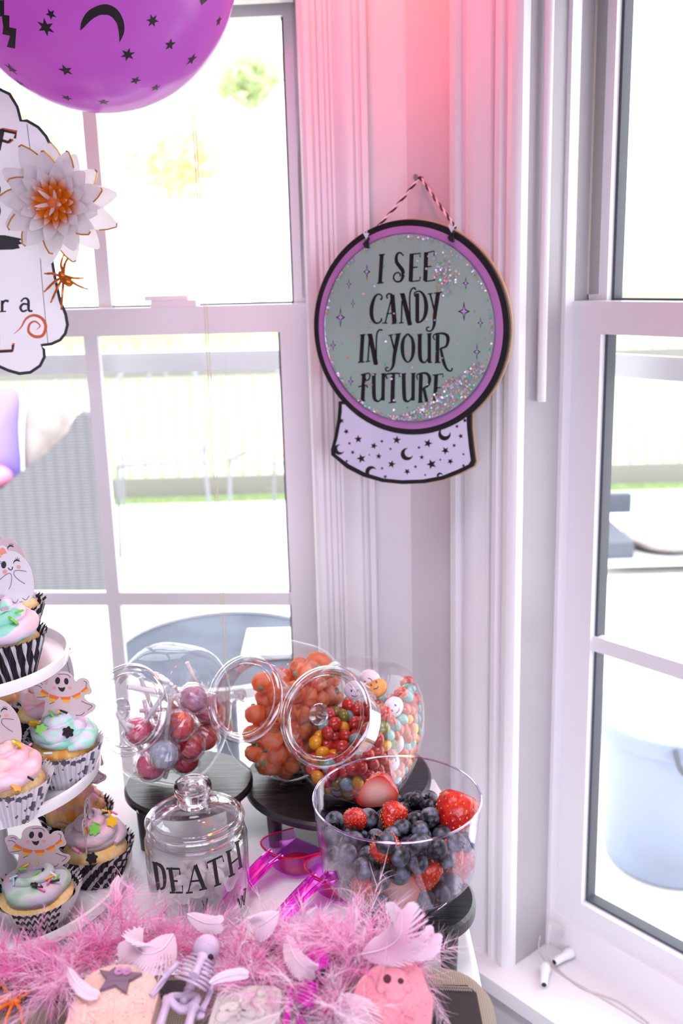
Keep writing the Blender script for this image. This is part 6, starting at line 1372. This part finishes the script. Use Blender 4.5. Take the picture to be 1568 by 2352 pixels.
def plume(p, axis, L, wht, nb=46):
    """a marabou plume: soft curved shaft with fine barbs leaving both sides"""
    axis = axis / np.linalg.norm(axis); side = np.cross(axis, rg.normal(size=3)); side /= np.linalg.norm(side); bend = np.cross(side, axis) * rg.normal() * .5 + np.array([0, 0, -.35]) * rg.uniform(0, 1)
    wv = min(1, max(0, wht + rg.normal() * .1))
    for k in range(nb):
        t = (k + rg.uniform()) / nb; q = p + axis * L * t + bend * L * t * t; d = (axis + 2 * bend * t) * .75 + side * (1 if k % 2 else -1) * rg.uniform(.5, 1.1) * (1 - .5 * t) + rg.normal(size=3) * .22
        barb(q, d, L * rg.uniform(.35, .75) * (1 - .35 * t), rg.uniform(.00016, .00040), max(0, min(1, wv + .25 * t + rg.normal() * .1)), rg.normal() * .45, 4)
def bsize(p):                                           # thinner where the boa passes the spider and the lettered jar
    return .66 if p[0] < -.245 else .78 if -.17 < p[0] < -.07 else 1.
for pi_, pth in enumerate(paths):
    C = catmull([np.array(Zat(a, b, KZ + c)) for a, b, c in pth], 14); n = len(C); ph = rg.uniform(0, 6)
    for i in range(n):
        T = C[min(i + 1, n - 1)] - C[max(i - 1, 0)]; T /= np.linalg.norm(T); nn = np.cross(T, [0, 0, 1.]); nn /= np.linalg.norm(nn)
        lump = .5 + .5 * math.sin(i * .55 + ph) * math.cos(i * .21 + 2 * ph)            # the boa is clumpy: full and thin stretches
        for q in range(2 if pi_ == 0 else 1):
            a = rg.uniform(-.4, PI + .4); ax = nn * math.cos(a) + np.array([0, 0, 1.]) * math.sin(a) * .8 + T * rg.normal() * .8
            plume(C[i] + rg.normal(size=3) * .006, ax, rg.uniform(.016, .034) * (.75 + .6 * lump) * bsize(C[i]), rg.choice([-.15, .0, .35, .8], p=[.38, .26, .2, .16]))
        if rg.uniform() < .45:                                                            # long loose wisps
            a = rg.uniform(0, PI); ax = nn * math.cos(a) + np.array([0, 0, 1.]) * math.sin(a) + T * rg.normal() * .9
            for k in range(10): barb(C[i] + rg.normal(size=3) * .006, ax + rg.normal(size=3) * .22, rg.uniform(.030, .046), rg.uniform(.00016, .0003), rg.uniform(.3, 1), rg.normal() * .5, 6)
for px, py, z, dx, dy, dz, n, L, wh in ((140, 2262, .03, -.1, -.6, .35, 130, .042, .35), (160, 2248, .03, .1, -.3, .8, 90, .036, .3), (375, 2200, .02, .0, .2, .8, 90, .036, .05), (560, 2270, .030, -.1, -.9, .2, 120, .034, .3), (600, 2250, .035, .5, -.6, .4, 80, .035, .45), (760, 2310, .03, .2, -.9, .3, 150, .044, .8), (700, 2300, .03, -.3, -.8, .3, 80, .046, .8), (815, 2205, .040, -.3, .4, .9, 110, .045, .3), (880, 2185, .04, -.5, .3, .9, 110, .048, .5), (950, 2205, .03, .5, -.5, .2, 90, .042, .6), (700, 2175, .035, -.1, .3, .9, 90, .045, .3), (290, 2160, .02, .1, .4, .9, 100, .042, .2), (480, 2185, .008, 0, .5, .9, 100, .034, .25), (230, 2185, .02, .3, .4, .9, 80, .042, .3), (590, 2160, .02, -.1, .5, .9, 80, .045, .55), (20, 2228, .02, -.4, .2, .6, 110, .030, .0), (70, 2238, .02, -.2, -.1, .6, 90, .030, .0)):
    ax = np.array([dx, dy, dz])
    for q in range(n // 14): plume(np.array(Zat(px, py, KZ + z)) + rg.normal(size=3) * .003, ax + rg.normal(size=3) * .45, L * rg.uniform(.8, 1.15), wh)
m = MB(); m.v = [tuple(np.array(p) - np.array(BL)) for p in v]; m.f = fcs; me = m.mesh('fluff', 'marabou', 0, recalc=False); at = me.attributes.new('tone', 'FLOAT_VECTOR', 'POINT'); at.data.foreach_set('vector', np.array(tone, np.float32).ravel()); o = link('fluff', me, boa); o['kind'] = 'stuff'
pbr('boa_cord', '#e85fa0', .8)
for pth in paths: MB().tube([V(q) - BL for q in catmull([np.array(Zat(a, b, KZ + c)) for a, b, c in pth], 6)], .004, 8).obj('boa_core', 'boa_cord', boa)
def vane(pts, wd, wht, name='feather'):
    """broad feather: midrib given as (px, py, height); vane made of close-set barbs, width in metres"""
    global v, fcs, tone
    C = catmull([np.array(Zat(a, b, KZ + c)) for a, b, c in pts], 8); n = len(C); keep = (v, fcs, tone); v, fcs, tone = [], [], []
    nb = 260; arc_ = sum(np.linalg.norm(C[i + 1] - C[i]) for i in range(n - 1))
    for k in range(nb):
        u = (k + .5) / nb * (n - 1); i = min(int(u), n - 2); q = C[i] + (C[i + 1] - C[i]) * (u - i); t = u / (n - 1)
        T = C[min(i + 2, n - 1)] - C[max(i - 1, 0)]; T /= np.linalg.norm(T); view = CAMP - q; view /= np.linalg.norm(view); S = np.cross(T, view); S /= np.linalg.norm(S); U = np.cross(S, T)
        w_ = wd * .62 * (math.sin(PI * min(.10 + t * .84, 1)) ** .7) * (1 + .06 * math.sin(k * .9) + rg.normal() * .03)
        for sgn in (-1, 1):
            o = len(v); d = S * sgn + T * .75; d /= np.linalg.norm(d); bw = T * (1.7 * arc_ / nb + .0003)
            for m_ in range(5):
                s = m_ / 4; p = q + d * w_ * s + T * w_ * .25 * s * s - U * w_ * .18 * s * s; ww = bw * (1 - .35 * s ** 2); v.append(p - ww - np.array(BL)); v.append(p + ww - np.array(BL)); tone.extend([(s, wht, 0)] * 2)
            for m_ in range(4): fcs.append((o + 2 * m_, o + 2 * m_ + 1, o + 2 * m_ + 3, o + 2 * m_ + 2))
    m = MB(); m.add(v, fcs); me = m.mesh(name, 'vane', 0, recalc=False); at = me.attributes.new('tone', 'FLOAT_VECTOR', 'POINT'); at.data.foreach_set('vector', np.array(tone, np.float32).ravel()); o = link(name, me, boa); v, fcs, tone = keep
    m = MB(); m.tube([V(q) - BL + V((0, -.0004, .0006)) for q in C], [.0006 * (1 - .7 * i / n) for i in range(n)], 5); m.obj('quill', 'cord_white', o)
for pts, wd, wh in (([(398, 2146, .05), (372, 2180, .052), (330, 2190, .052), (292, 2158, .05)], .034, .6), ([(156, 2222, .05), (170, 2250, .05), (196, 2276, .046), (222, 2286, .042)], .009, .9), ([(830, 2192, .05), (880, 2180, .06), (918, 2150, .075), (922, 2092, .09)], .032, .12),
                    ([(915, 2195, .05), (950, 2185, .052), (975, 2170, .056), (996, 2145, .062)], .018, .3), ([(785, 2282, .04), (806, 2315, .04), (812, 2352, .038), (806, 2390, .03)], .034, .55), ([(480, 2258, .05), (510, 2245, .052), (545, 2238, .052), (568, 2238, .05)], .008, .9),
                    ([(640, 2095, .055), (615, 2115, .055), (590, 2130, .05)], .020, .6), ([(272, 2012, .03), (264, 2040, .03), (272, 2066, .03)], .008, .2), ([(660, 2150, .05), (672, 2190, .052), (695, 2220, .05), (720, 2232, .045)], .016, .5), ([(725, 2085, .06), (705, 2105, .055), (690, 2120, .05)], .006, .9), ([(430, 2100, .05), (470, 2120, .05), (505, 2122, .05)], .014, .7)):
    vane(pts, wd, wh)

# ------------------------------------------------------------------ unlit fairy lights on the right-hand sill
pbr('wire_clear', '#d8ccc8', .4); pbr('led_white', '#f4f3f6', .25)
def sill_pt(px, py, h=.0): return V(onplane(px, py, (0, 0, ZB + .002 + h), (0, 0, 1)))
t = thing('fairy_lights', 'unlit fairy lights with two white bulb caps on the right-hand window sill', 'fairy lights', sill_pt(1280, 2200)); L = V(t.location)
def cap(a, b):
    a, b = sill_pt(*a, .0085) - L, sill_pt(*b, .0085) - L; d = (b - a); q = d.to_track_quat('Z', 'Y').to_matrix().to_4x4(); n_ = d.length
    o = MB().lathe([(0, 0), (.0045, 0), (.0052, .001), (.006, n_ * .45), (.0082, n_ * .7), (.0078, n_ * .9), (.004, n_ * .99), (0, n_)], 20, Matrix.Translation(a) @ q).obj('bulb_cap', 'led_white', t, 60)
    MB().lathe([(0, -.0004), (.0036, -.0004), (.0036, .0006), (0, .0006)], 14, Matrix.Translation(a) @ q).obj('socket', 'ink_black', o)
cap((1273, 2210), (1316, 2184)); cap((1249, 2262), (1252, 2214))
for P in ([(1240, 2150, .03), (1238, 2180, .01), (1262, 2215, .002), (1310, 2250, .002), (1380, 2290, .002), (1470, 2345, .002), (1540, 2400, .002)], [(1262, 2120, .05), (1258, 2165, .03), (1262, 2205, .003), (1330, 2265, .002), (1420, 2300, .002), (1490, 2350, .002)], [(1262, 2120, .05), (1288, 2130, .045), (1292, 2150, .03), (1275, 2160, .02)]):
    MB().tube([q for q in catmull([sill_pt(a, b, c) - L for a, b, c in P], 6)], .0009, 6).obj('wire', 'wire_clear', t)
